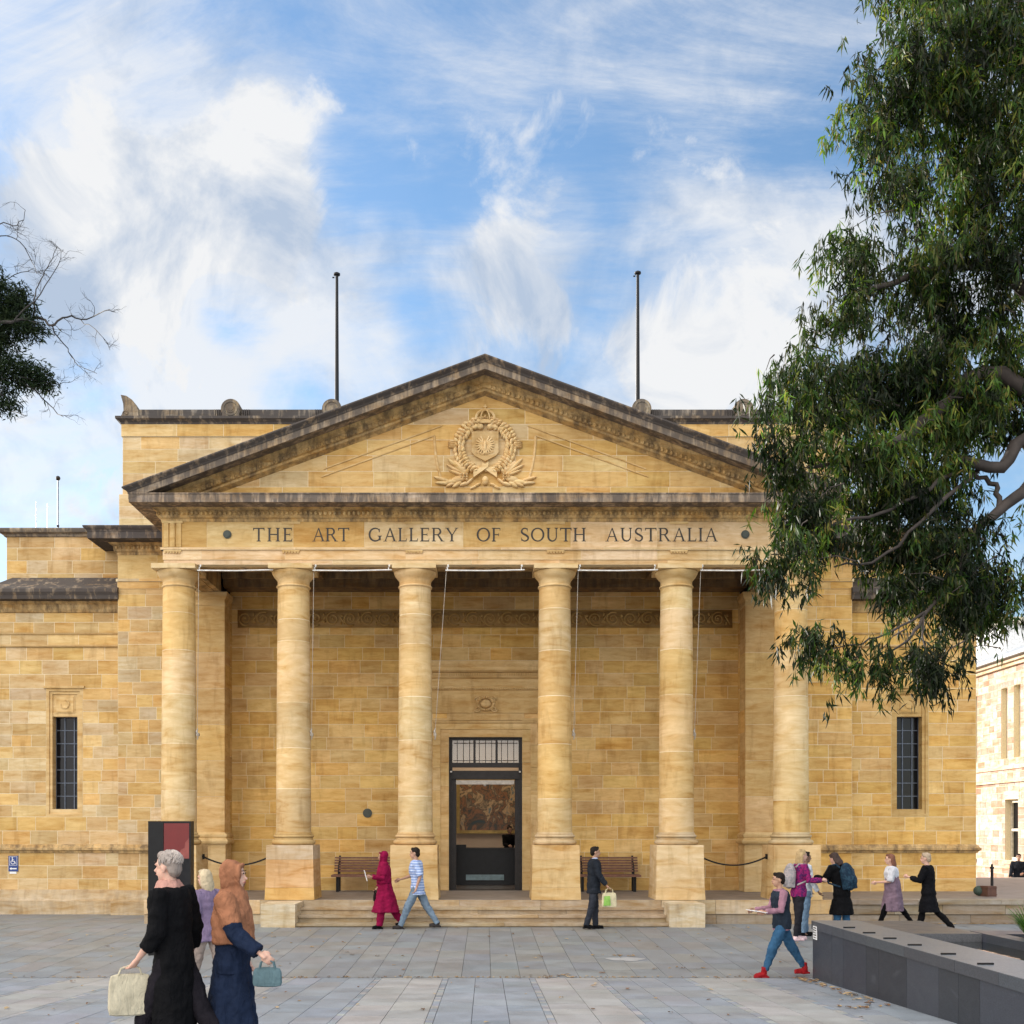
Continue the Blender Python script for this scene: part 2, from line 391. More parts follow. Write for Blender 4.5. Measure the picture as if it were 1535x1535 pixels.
BRIGHT = [(.66, .51, .34), (.70, .56, .39), (.64, .48, .31), (.68, .52, .33)]
for P_ in (OCH, LIGHT, DEEP, WALLC):
    mn = [sum(c[i] for c in P_)/len(P_) for i in range(3)]
    P_[:] = [tuple(c[i]*.70+mn[i]*.30 for i in range(3)) for c in P_]
def clip(poly, planes):
    for (a, b, c) in planes:                              # keep a*x + b*z <= c
        out_ = []
        for i in range(len(poly)):
            p, q = poly[i], poly[(i+1) % len(poly)]; dp = a*p[0]+b*p[1]-c; dq = a*q[0]+b*q[1]-c
            if dp <= 0: out_.append(p)
            if dp*dq < 0: t = dp/(dp-dq); out_.append((p[0]+(q[0]-p[0])*t, p[1]+(q[1]-p[1])*t))
        poly = out_
        if len(poly) < 3: return []
    return poly
def ashlar(mb, u0, u1, z0, z1, y, rowh=.315, lens=(.45, 1.0), pal=WALLC, holes=(), axis='x', face=-1, planes=(), gap=.0075, proud=.004, thick=.3, mi=0, mo=1):
    """coursed stone blocks laid in a wall plane, mortar showing in the joints; axis 'x' faces -y at y, axis 'y' faces +-x at x=y"""
    br = sorted({z0, z1} | {e for h in holes for e in (h[2], h[3]) if z0+.1 < e < z1-.1}); zs = [z0]
    for p, q in zip(br, br[1:]):
        if q-p < .12: zs.append(q); continue
        nr = max(1, round((q-p)/rowh)); zs += [p+(q-p)*i/nr for i in range(1, nr+1)]
    nrow = len(zs)-1
    def put(poly, tint, front, back, m_):
        if axis == 'x': mb.prism(poly, front, back, tint, m_)
        else:
            k0 = len(mb.v); mb.prism(poly, front, back, tint, m_)
            mb.v[k0:] = [(v[1], v[0], v[2]) for v in mb.v[k0:]]
            for i in range(len(mb.f)-1, -1, -1):
                if min(mb.f[i]) < k0: break
                mb.f[i] = mb.f[i][::-1]
    f0 = y+face*proud
    for i in range(nrow):
        a, b = zs[i], zs[i+1]; mid = (a+b)/2
        segs = [(u0, u1)]
        for h in holes:
            if h[2] < mid < h[3]:
                ns = []
                for p, q in segs:
                    if h[1] <= p or h[0] >= q: ns.append((p, q)); continue
                    if h[0] > p: ns.append((p, h[0]))
                    if h[1] < q: ns.append((h[1], q))
                segs = ns
        for p, q in segs:
            x = p; first = True
            # mortar backing
            pl = clip([(p, a), (q, a), (q, b), (p, b)], planes)
            if pl and axis == 'y': pl = clip([(p+.014, a), (q-.004, a), (q-.004, b), (p+.014, b)], planes)
            if pl: put(pl, (1, 1, 1), y-(face*.003 if axis == 'y' else 0), y-face*thick, mo)
            while x < q-1e-4:
                L = rnd.uniform(*lens)*(rnd.uniform(.4, 1) if first else 1); first = False
                e = x+L
                if q-e < lens[0]*.6: e = q
                pl = clip([(x+gap, a+gap), (e-gap, a+gap), (e-gap, b-gap), (x+gap, b-gap)], planes)
                if pl: put(pl, jit(rnd.choice(pal), .07), f0+rnd.uniform(-.0015, .0015), y, mi)
                x = e
# ================================================================ GROUND
def gz(D):
    if D < 16.85: return min(.03, -.68+.042*(16.85-D))
    if D < 24: return -.68+.15*(D-16.85)/7.15
    if D < 29: return -.53-.07*(D-24)/5
    if D < 34: return -.60
    return max(-1.3, -.60-.7*(D-34)/9)
mb = MB()
ds = [-400, 0, 8, 12, 16.85, 20, 24, 26, 29, 34, 43, 80, 2000]
for i in range(len(ds)-1):
    a, b = ds[i], ds[i+1]
    for xa, xb in ((-1500, -15), (-15, 15), (15, 1500)):
        mb.face([(xa, a-25, gz(a)-.012), (xb, a-25, gz(a)-.012), (xb, b-25, gz(b)-.012), (xa, b-25, gz(b)-.012)], mi=1 if xa == -15 and b <= 34 else 0)
tag(mb.build('ground', ['asphalt', 'joint']), kind='structure')
mb = MB()
def slab(x0, x1, d0, d1, tint, g=.0035):
    za, zb = gz(d0+g), gz(d1-g); e = rnd.uniform(-.001, .001)
    v = [(x0+g, d0+g-25, za+e), (x1-g, d0+g-25, za+e), (x1-g, d1-g-25, zb+e), (x0+g, d1-g-25, zb+e)]
    w = [(p[0], p[1], p[2]-.02) for p in v]
    mb.raw(v+w, [(0,1,2,3),(4,5,1,0),(5,6,2,1),(6,7,3,2),(7,4,0,3)], tint)
PB = [(.24, .27, .31), (.225, .255, .295), (.25, .275, .31), (.235, .26, .295), (.25, .265, .285)]
PW = [(.315, .315, .315), (.33, .325, .32), (.305, .31, .31)]
PG = [(.215, .23, .24), (.225, .23, .23), (.20, .22, .24), (.22, .22, .215), (.205, .22, .235)]
w = .4535; x = -34*w+.09
k = 0
while x < 15:
    d = 16.87; stop = 24.9 if x > -7.9 else 28.6
    cuts = [21.35]
    while d < stop-.05:
        L = rnd.choice([.6, .75, .9, .9, 1.1]); e = d+L
        for c in cuts:
            if d < c-.01 and e > c-.3: e = c
        if stop-e < .3: e = stop
        slab(x, x+w, d, e, jit(rnd.choice(PG), .05)); d = e
    x += w
x0 = -1.108-7*2.335
while x0 < 15:
    for (a, b, pal) in ((-.465, 0, PW), (0, .465, PW), (.465, .555, 's'), (.555, .963, PB), (.963, 1.371, PB), (1.371, 1.78, PB), (1.78, 1.87, 's')):
        d = -6 if pal != 's' else 2
        d += rnd.uniform(0, .5)
        while d < 16.8:
            L = rnd.choice([.5, .7, .9]) if pal != 's' else rnd.choice([.12, .16, .2]); e = d+L
            if 16.83-e < (.25 if pal != 's' else .08): e = 16.83
            slab(x0+a, x0+b, d, e, jit(rnd.choice(PW+PB if pal == 's' else pal), .05 if pal != 's' else .12)); d = e
    x0 += 2.335
tag(mb.build('paving', ['paving']), kind='structure')
# pale repair patch
mb = MB(); c = at(938, 1443, 18.9)
pts = [(c.x+.33*math.cos(a)*(1+.15*math.sin(3*a)), c.y+.22*math.sin(a)*(1+.2*math.cos(5*a))) for a in [i*math.pi/9 for i in range(18)]]
mb.face([(p[0], p[1], gz(p[1]+25)+.005) for p in pts], (.36, .365, .37))
tag(mb.build('paving_patch', ['paving']), kind='structure')

# leaf litter
mb = MB(); lr = random.Random(3)
def dead_leaf(x, y, z=None, s=1):
    z = gz(y+25)+.006 if z is None else z
    a = lr.uniform(0, 6.28); L = lr.uniform(.022, .055)*s; W_ = L*lr.uniform(.35, .7)
    c, q = math.cos(a), math.sin(a); P = []
    for i in range(8):
        t = i*math.pi/4; r = 1+.3*(i % 2)*lr.uniform(-1, 1)
        u, v = L*math.cos(t)*r, W_*math.sin(t)*r
        P.append((x+u*c-v*q, y+u*q+v*c, z+abs(v)*.4+lr.uniform(0, .012)))
    mb.face(P, lr.choice([(.30, .19, .09), (.38, .26, .14), (.20, .11, .06), (.45, .33, .2), (.13, .08, .05)]))
for i in range(250):
    D = 9+lr.random()**.8*15; dead_leaf(lr.uniform(-9, 9)+(2.0 if lr.random() < .4 else 0), D-25)
for i in range(260): dead_leaf(lr.gauss(0, 4.2), 16.85-25+lr.gauss(0, .05), s=.7)
for i in range(70): t = lr.random()**2; dead_leaf(4.86-abs(lr.gauss(0, .10)), 16.7-25-t*3.5, s=1.1)
for (px, py, D, n) in ((1290, 1502, 13.0, 14), (1245, 1428+20, 16.5, 8), (930, 1432, 19.4, 10), (820, 1465, 17, 9), (1012, 1452, 17.8, 5)):
    c = at(px, py, D)
    for i in range(n): dead_leaf(c.x+lr.gauss(0, .22), c.y+lr.gauss(0, .08))
for i in range(160): dead_leaf(lr.uniform(8, 14), -.14-abs(lr.gauss(0, .07)), gz(24.85)+.01)
tag(mb.build('leaf_litter', ['litter']), 'brown fallen leaves scattered over the paving and along the gutter', 'leaf litter', kind='stuff')

# ================================================================ GALLERY
G = empty('art_gallery', (0, 0, 0), 0, 'golden sandstone gallery with a six column portico and carved pediment', 'building')
FY = .2                                                    # entablature face plane (y)
PW_Y, WY, BY = 3.25, 3.6, 3.95                             # pavilion, wing and porch wall planes
XE = 7.39
def stone_courses(mb, x0, x1, y, z0, z1, pal, lens=(1.2, 2.2), rowh=None, **k):
    ashlar(mb, x0, x1, z0, z1, y, rowh=rowh or (z1-z0), lens=lens, pal=pal, **k)

# stylobate, steps
mb = MB()
def course_box(mb, x0, x1, y0, y1, z0, z1, pal, lens=(1.0, 2.0), mi=0, g=.004):
    x = x0
    while x < x1-1e-4:
        e = x+rnd.uniform(*lens)
        if x1-e < lens[0]*.6: e = x1
        mb.box(x+g, e-g, y0, y1, z0, z1, jit(rnd.choice(pal), .06), mi); x = e
STEP = [(.46, .385, .29), (.43, .36, .285), (.50, .42, .32), (.40, .34, .27)]
for (xa, xb) in ((-7.75, -4.13), (4.01, 7.9)):
    course_box(mb, xa, xb, .0, .5, -.32, -.002, LIGHT[2:5]+[(.50, .42, .31)])
    course_box(mb, xa, xb, .025, .5, -.75, -.33, GREY+[(.50, .39, .26)])
course_box(mb, -4.13, 4.01, .0, .5, -.15, -.002, STEP)
mb.box(-7.74, 8, .3, 5, -.7, -.03, (.3, .26, .22))
mb.build('stylobate', 'base', G)
mb = MB()
for i, (d, zt) in enumerate(((-.34, -.15), (-.67, -.30), (-1.0, -.455))):
    course_box(mb, -4.13, 4.01, d, d+.42, zt-.055, zt, STEP, (1.5, 3.0))          # nosing
    course_box(mb, -4.13, 4.01, d+.05, d+.4, zt-.20, zt-.062, STEP, (1.5, 3.0))
mb.build('steps', 'base', G)
mb = MB(); mb.box(-7.7, 7.85, .02, 4.6, -.1, .0, (.36, .31, .27))
mb.build('porch_floor', 'terrace', G)
for (xa, xb) in ((-4.88, -4.13), (4.01, 4.79)):
    mb = MB(); mb.box(xa, xb, -1.06, -.005, -.8, -.025, (.62, .56, .46)); mb.box(xa-.004, xb+.004, -1.064, -.005, -.79, -.72, (.4, .36, .3))
    mb.build('cheek_block', 'base', G)

# columns
CX = [-7.10, -4.44, -1.618, 1.618, 4.44, 7.10]; AY = .55
for ci, cx in enumerate(CX):
    col = empty('column', (0, 0, 0), parent=G)
    mb = MB(); r2 = random.Random(ci*5+2)
    PED = [(.62, .47, .28), (.66, .52, .34), (.60, .45, .25), (.64, .47, .27)]
    p1 = [(.56, .46, .36), (.60, .40, .23), (.60, .40, .17)] if ci == 1 else [r2.choice(PED) for _ in range(3)]
    mb.frustum(cx-.565, cx+.565, AY-.565, AY+.565, .0, .275, .012, p1[2])
    mb.frustum(cx-.548, cx+.548, AY-.548, AY+.548, .279, .915, .012, p1[1])
    mb.frustum(cx-.537, cx+.537, AY-.537, AY+.537, .919, 1.243, .006, p1[0])
    mb.box(cx-.53, cx+.53, AY-.53, AY+.53, .02, 1.23, (.75, .66, .48))
    mb.build('pedestal', 'column', col)
    mb = MB(); pr = []
    def torus(zc, h, r, d, n=9): return [(r-d+d*math.cos(t), zc+h*math.sin(t)) for t in [(-math.pi/2)+math.pi*i/(n-1) for i in range(n)]]
    pr = [(.47, 1.243)]+torus(1.305, .06, .508, .06)+[(.45, 1.37), (.44, 1.39), (.445, 1.405)]+torus(1.445, .038, .468, .045)+[(.43, 1.49), (.425, 1.515), (.40, 1.54)]
    mb.lathe(cx, AY, pr, 40, jit(r2.choice(LIGHT), .05)); mb.build('base', 'column', col, True, sm_angle=40)
    mb = MB(); zb, zt = 1.52, 7.17
    cuts = [zb, 2.4+r2.uniform(-.15, .15), 3.5+r2.uniform(-.15, .15), 4.65+r2.uniform(-.15, .15), 5.8+r2.uniform(-.2, .2), 6.55+r2.uniform(-.15, .15), zt]
    def rad(z): t = (z-zb)/(zt-zb); return .402-.038*t**1.5
    for i in range(len(cuts)-1):
        a, b = cuts[i]+.009, cuts[i+1]-.009
        tn = jit(r2.choice([(.66, .50, .28), (.69, .54, .33), (.63, .455, .23), (.67, .48, .23), (.65, .51, .32)]), .05)
        mb.lathe(cx, AY, [(rad(a)-.003, a)]+[(rad(a+(b-a)*q/6), a+(b-a)*q/6) for q in range(7)]+[(rad(b)-.003, b)], 48, tn)
    mb.lathe(cx, AY, [(rad(z)-.004, z) for z in (zb, 3, 4.5, 6, zt)], 48, (.82, .74, .58), cap=False)
    mb.build('shaft', 'column', col, True, sm_angle=40)
    mb = MB()
    pr = [(.362, 7.15)]+torus(7.205, .028, .395, .03, 7)+[(.366, 7.24), (.366, 7.33), (.375, 7.345), (.38, 7.36), (.41, 7.39), (.45, 7.44), (.485, 7.50), (.492, 7.54), (.47, 7.562)]
    mb.lathe(cx, AY, pr, 40, jit((.66, .50, .29), .05)); mb.build('capital', 'column', col, True, sm_angle=35)
    mb = MB(); mb.box(cx-.5, cx+.5, AY-.5, AY+.5, 7.555, 7.664, jit((.70, .56, .36), .05)); mb.build('abacus', 'column', col)

# entablature of the portico: architrave, frieze (front and the two sides)
def entab(mb, x0, x1, y, ybk, sides, lens=(1.4, 2.8), pal=BRIGHT):
    """blocks of architrave / frieze; sides: x positions of return walls"""
    for (za, zb, d, pl, ls) in ((7.668, 7.775, .03, pal, (2.0, 3.2)), (7.775, 7.995, .012, pal, lens), (7.995, 8.05, -.035, pal, (2, 3)), (8.05, 8.66, .0, OCH[1:4]+BRIGHT[:2], lens)):
        ashlar(mb, x0+ (d if d > 0 else d), x1-(d if d > 0 else d), za, zb, y+d, rowh=zb-za, lens=ls, pal=pl, gap=.003, proud=.003, thick=.25)
        for sx in sides:
            f = -1 if sx < 0 else 1
            ashlar(mb, y+d, ybk, za, zb, sx-f*d, rowh=zb-za, lens=ls, pal=pl, gap=.003, proud=.003, thick=.25, axis='y', face=f)
mb = MB(); entab(mb, -XE, XE, FY, PW_Y, (-XE, XE))
mb.build('entablature', ['stone', 'mortar'], G)
mb = MB()
PATH = [(-XE, PW_Y-.01), (-XE, FY), (XE, FY), (XE, PW_Y-.01)]
PATH = [(-XE, PW_Y-.01), (-XE, FY), (XE, FY), (XE, PW_Y-.01)]
# travel: back-left -> front-left -> front-right -> back-right : outward is to the right of travel reversed, so reverse
PR = PATH
def outward(path): return path
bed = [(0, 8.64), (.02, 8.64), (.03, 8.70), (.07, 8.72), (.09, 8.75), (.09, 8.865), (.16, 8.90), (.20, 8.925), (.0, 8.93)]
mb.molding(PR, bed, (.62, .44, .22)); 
mb.build('bed_moulding', 'soiled_shaded', G)
mb = MB()
cor = [(0, 8.925), (.50, 8.934), (.52, 8.925), (.58, 8.925), (.58, 9.10), (.60, 9.105), (.60, 9.128), (0, 9.16)]
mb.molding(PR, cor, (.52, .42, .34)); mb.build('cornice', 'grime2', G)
mb = MB()
def bead_row(mb, x0, x1, y, z, r=.042, step=.108, tint=(.66, .48, .24)):
    n = int((x1-x0)/step)
    for i in range(n+1):
        mb.ball((x0+(x1-x0)*i/n, y, z), (r, .035, r*1.15), 7, 5, tint)
bead_row(mb, -XE-.05, XE+.05, FY-.10, 8.81)
for sx in (-1, 1):
    for i in range(27): mb.ball((sx*(XE+.10), FY-.02+i*.11, 8.81), (.035, .042, .048), 7, 5, (.66, .48, .24))
mb.build('egg_and_dart', 'soiled_shaded', G, True)
# end triglyph blocks + guttae strips on the frieze, taenia caps
for sx in (-1, 1):
    mb = MB(); c0 = sx*(XE-.24)
    for k in (-1, 0, 1): mb.box(c0+k*.145-.055, c0+k*.145+.055, FY-.03, FY+.01, 8.06, 8.60, (.60, .43, .21))
    mb.box(c0-.24, c0+.24, FY-.036, FY+.01, 8.60, 8.655, (.62, .46, .24)); mb.build('triglyph', 'stone', G)
for cx in CX:
    mb = MB(); c0 = cx if abs(cx) < 7 else math.copysign(XE-.24, cx)
    mb.box(c0-.2, c0+.2, FY-.03, FY+.01, 7.955, 7.99, (.66, .5, .28))
    for k in range(6): mb.frustum(c0-.19+k*.066, c0-.15+k*.066, FY-.03, FY+.01, 7.92, 7.955, .005, (.62, .46, .25))
    mb.build('guttae', 'stone', G)
    if abs(cx) < 7: mb = MB(); mb.box(c0-.21, c0+.21, FY-.022, FY+.01, 8.59, 8.64, (.64, .48, .26)); mb.build('frieze_cap', 'stone', G)
for px in (341, 1117):
    c = at(px, 801.5, 25.2); mb = MB(); pts = [(c.x+.095*math.cos(a), c.z+.095*math.sin(a)) for a in [i*math.pi/12 for i in range(24)]]
    mb.prism(pts, FY-.03, FY+.01); pts = [(c.x+.07*math.cos(a), c.z+.07*math.sin(a)) for a in [i*math.pi/12 for i in range(24)]]; mb.prism(pts, FY-.045, FY-.03)
    mb.build('boss', 'plaque', G)

# lettering
def stroke(pts, wd):
    out_ = []
    for i in range(len(pts)-1):
        (x0, y0), (x1, y1) = pts[i], pts[i+1]
        def nrm(j):
            a = pts[max(0, j-1)]; b = pts[min(len(pts)-1, j+1)]; dx, dy = b[0]-a[0], b[1]-a[1]; l = math.hypot(dx, dy) or 1
            return -dy/l, dx/l
        n0, n1 = nrm(i), nrm(i+1); w0, w1 = wd[i]/2, wd[i+1]/2
        out_.append([(x0+n0[0]*w0, y0+n0[1]*w0), (x1+n1[0]*w1, y1+n1[1]*w1), (x1-n1[0]*w1, y1-n1[1]*w1), (x0-n0[0]*w0, y0-n0[1]*w0)])
    return out_
TH, TN, SF = .135, .075, .05
def rc(x0, x1, z0, z1): return [(x0, z0), (x1, z0), (x1, z1), (x0, z1)]
def stem(x, th=TH, top=1, bot=0, st=True, sb=True):
    o = [rc(x-th/2, x+th/2, bot, top)]
    if sb: o.append([(x-th/2-.09, bot), (x+th/2+.09, bot), (x+th/2+.085, bot+.035), (x+th/2, bot+.075), (x-th/2, bot+.075), (x-th/2-.085, bot+.035)])
    if st: o.append([(x-th/2-.085, top-.035), (x-th/2, top-.075), (x+th/2, top-.075), (x+th/2+.085, top-.035), (x+th/2+.09, top), (x-th/2-.09, top)])
    return o
def arcpts(cx, cz, rx, rz, a0, a1, n=16): return [(cx+rx*math.cos(R(a0+(a1-a0)*i/n)), cz+rz*math.sin(R(a0+(a1-a0)*i/n))) for i in range(n+1)]
def thick(n, f): return [f(i/n) for i in range(n+1)]
def glyph(ch):
    if ch == 'I': return .32, stem(.16)
    if ch == 'T': return .84, stem(.42, st=False)+[rc(.02, .82, .925, 1), [(0, 1), (0, .80), (.035, .80), (.08, .925), (.08, 1)], [(.84, 1), (.84, .80), (.805, .80), (.76, .925), (.76, 1)]]
    if ch == 'H': return .96, stem(.17)+stem(.79)+[rc(.17, .79, .475, .475+TN)]
    if ch == 'E': return .74, stem(.17)+[rc(.17, .66, .93, 1), rc(.17, .68, 0, .07), rc(.17, .54, .475, .475+TN*.9), rc(.625, .665, .80, 1), [(.66, 0), (.70, .2), (.66, .2), (.60, 0)], rc(.51, .545, .40, .62)]
    if ch == 'F': return .70, stem(.17)+[rc(.17, .64, .93, 1), rc(.17, .54, .46, .46+TN*.9), rc(.605, .645, .80, 1), rc(.51, .545, .385, .605)]
    if ch == 'L': return .70, stem(.17)+[rc(.17, .64, 0, .07), [(.62, 0), (.68, .22), (.64, .22), (.56, 0)]]
    if ch == 'U': return .92, stem(.17, sb=False, bot=.35)+stem(.76, TN, sb=False, bot=.35)+stroke(arcpts(.465, .36, .295, .33, 180, 360), thick(16, lambda t: TH+(TN-TH)*t))
    if ch == 'O': return 1.0, stroke(arcpts(.5, .5, .43, .47, 0, 360, 32), thick(32, lambda t: TN+(TH-TN)*abs(math.cos(t*2*math.pi))**1.2))
    if ch == 'G': return .98, stroke(arcpts(.5, .5, .43, .465, 48, 330, 28), thick(28, lambda t: TN+(TH-TN)*max(0, math.sin(t*math.pi))))+stem(.83, top=.42, bot=.08, sb=False)+[[(.78, .68), (.82, .68), (.83, .93), (.80, .93), (.74, .80)]]
    if ch == 'A': return .96, [[(.45, 1), (.53, 1), (.90, .03), (.755, .03)], [(.47, 1), (.50, .90), (.17, .03), (.10, .03)], rc(.26, .70, .33, .33+TN*.8), rc(.0, .27, 0, .04), rc(.66, .99, 0, .04)]
    if ch == 'Y': return .92, stem(.47, st=False, top=.47)+[[(.40, .46), (.53, .46), (.20, .97), (.06, .97)], [(.46, .46), (.53, .46), (.86, .97), (.78, .97)], rc(-.02, .29, .96, 1), rc(.68, .95, .96, 1)]
    if ch == 'R': return .92, stem(.17)+stroke([(.17, .965)]+arcpts(.42, .73, .24, .235, 90, -90, 12)+[(.17, .495)], [TN]+thick(12, lambda t: TN+(TH-TN)*math.sin(t*math.pi))+[TN])+[[(.40, .50), (.53, .50), (.86, .03), (.70, .03)], rc(.68, .96, 0, .04)]
    if ch == 'S':
        P = arcpts(.33, .735, .235, .235, 40, 200, 9)+[(.17, .60), (.26, .54), (.38, .48), (.50, .40)]+arcpts(.33, .26, .25, .23, 20, -150, 9)
        n = len(P)-1
        return .66, stroke(P, [TN+(TH*1.05-TN)*max(0, math.sin(math.pi*i/n))**2 for i in range(n+1)])+[rc(.50, .54, .74, .97), rc(.07, .11, .04, .28)]
for word, xa, xb in (('THE', 379.5, 439), ('ART', 468, 523.5), ('GALLERY', 552.5, 686.5), ('OF', 714.5, 751), ('SOUTH', 780, 878.5), ('AUSTRALIA', 907.5, 1075.5)):
    X0, X1 = (xa-727)*25.2/1650, (xb-727)*25.2/1650; h = .31; zb = 8.192
    gl = [glyph(c) for c in word]; tot = sum(g[0] for g in gl); gapw = ((X1-X0)/h-tot)/(len(word)-1); sx = 1
    if gapw < .04: sx = (X1-X0)/h/(tot+.05*(len(word)-1)); gapw = .05
    x = 0; mb = MB(); q = 0
    for w_, polys in gl:
        for pl in polys:
            mb.prism([(X0+(x+a)*h*sx, zb+b*h) for a, b in pl], FY-.006-.0004*(q % 17), FY+.01, (1, 1, 1)); q += 1
        x += w_+gapw
    o = mb.build('lettering', 'letter', G); o['label'] = 'dark letters reading '+word

# pediment
ZT = lambda x, t=0: 12.19-.366*abs(x)-t
mb = MB(); TY = .27
sl = .366
ashlar(mb, -7.3, 7.3, 9.1, 11.62, TY, rowh=.36, lens=(.9, 1.7), pal=OCH+LIGHT[:1], planes=((sl, 1, 12.19-.60), (-sl, 1, 12.19-.60)), gap=.006, thick=.3)
for sx in (-1, 1):                                        # incised rake lines read as fine fillets
    for (t, x0, x1) in ((.98, 3.7, .98), (1.14, 3.75, 1.15)):
        z0 = 12.19-sl*x0-t; z1 = 12.19-sl*x1-t
        mb.prism([(sx*x0, z0), (sx*x1, z1), (sx*x1, z1+.03), (sx*x0, z0+.03)], TY-.024, TY, (.58, .42, .22), 0)
    mb.tube([(sx*(1.16-.10*(q/8)**2*1.6), TY-.004, 10.62-1.0*q/8) for q in range(9)], .03, 6, (.62, .46, .26))
mb.build('tympanum', ['stone', 'mortar'], G)
def rake(prof, tint, name, mat, closed=True, seg=1):
    mb = MB(); m = len(prof)
    for sx in (-1, 1):
        v = []
        for (e) in (0, 1):
            for p, t in prof:
                if e == 0: v.append((0, FY-p, 12.19-t))
                else: X = XE+p; v.append((sx*X, FY-p, 12.19-sl*X-t))
        f = [(k, (k+1) % m, m+(k+1) % m, m+k) for k in range(m)]
        f.append(tuple(range(m, 2*m)))
        if sx < 0: f = [q[::-1] for q in f]
        mb.raw(v, [q[::-1] for q in f], tint)
    return mb.build(name, mat, G)
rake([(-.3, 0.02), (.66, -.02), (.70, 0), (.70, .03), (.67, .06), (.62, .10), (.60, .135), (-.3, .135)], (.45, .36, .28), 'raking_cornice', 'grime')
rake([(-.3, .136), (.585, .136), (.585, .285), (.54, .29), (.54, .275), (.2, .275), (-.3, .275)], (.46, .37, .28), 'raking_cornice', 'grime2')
rake([(-.3, .276), (.22, .276), (.19, .34), (.15, .37), (.12, .40), (.12, .50), (.07, .52), (.06, .57), (.0, .60), (-.06, .64), (-.3, .64)], (.56, .40, .20), 'raking_bed_moulding', 'soiled_shaded')
for sx in (-1, 1):
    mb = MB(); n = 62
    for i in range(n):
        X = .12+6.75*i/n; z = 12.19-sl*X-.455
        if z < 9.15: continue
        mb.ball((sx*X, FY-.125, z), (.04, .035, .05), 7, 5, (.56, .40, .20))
    mb.build('raking_egg_and_dart', 'soiled_shaded', G, True)
# side eaves and portico roof
for sx in (-1, 1):
    mb = MB(); pth = [(-XE, 5.9), (-XE, FY-.3)] if sx < 0 else [(XE, FY-.3), (XE, 5.9)]
    mb.molding(pth, [(0, 9.13), (.60, 9.13), (.64, 9.17), (.70, 9.23), (.70, 9.25), (0, 9.3)], (.45, .36, .28))
    mb.build('eaves_cornice', 'grime', G)
mb = MB()
for sx in (-1, 1):
    v = [(0, .1, 12.15), (sx*8.0, .1, 12.15-sl*8), (sx*8.0, 6.1, 12.15-sl*8), (0, 6.1, 12.15)]
    mb.face(v if sx > 0 else v[::-1]); 
mb.build('roof', 'roof', G)

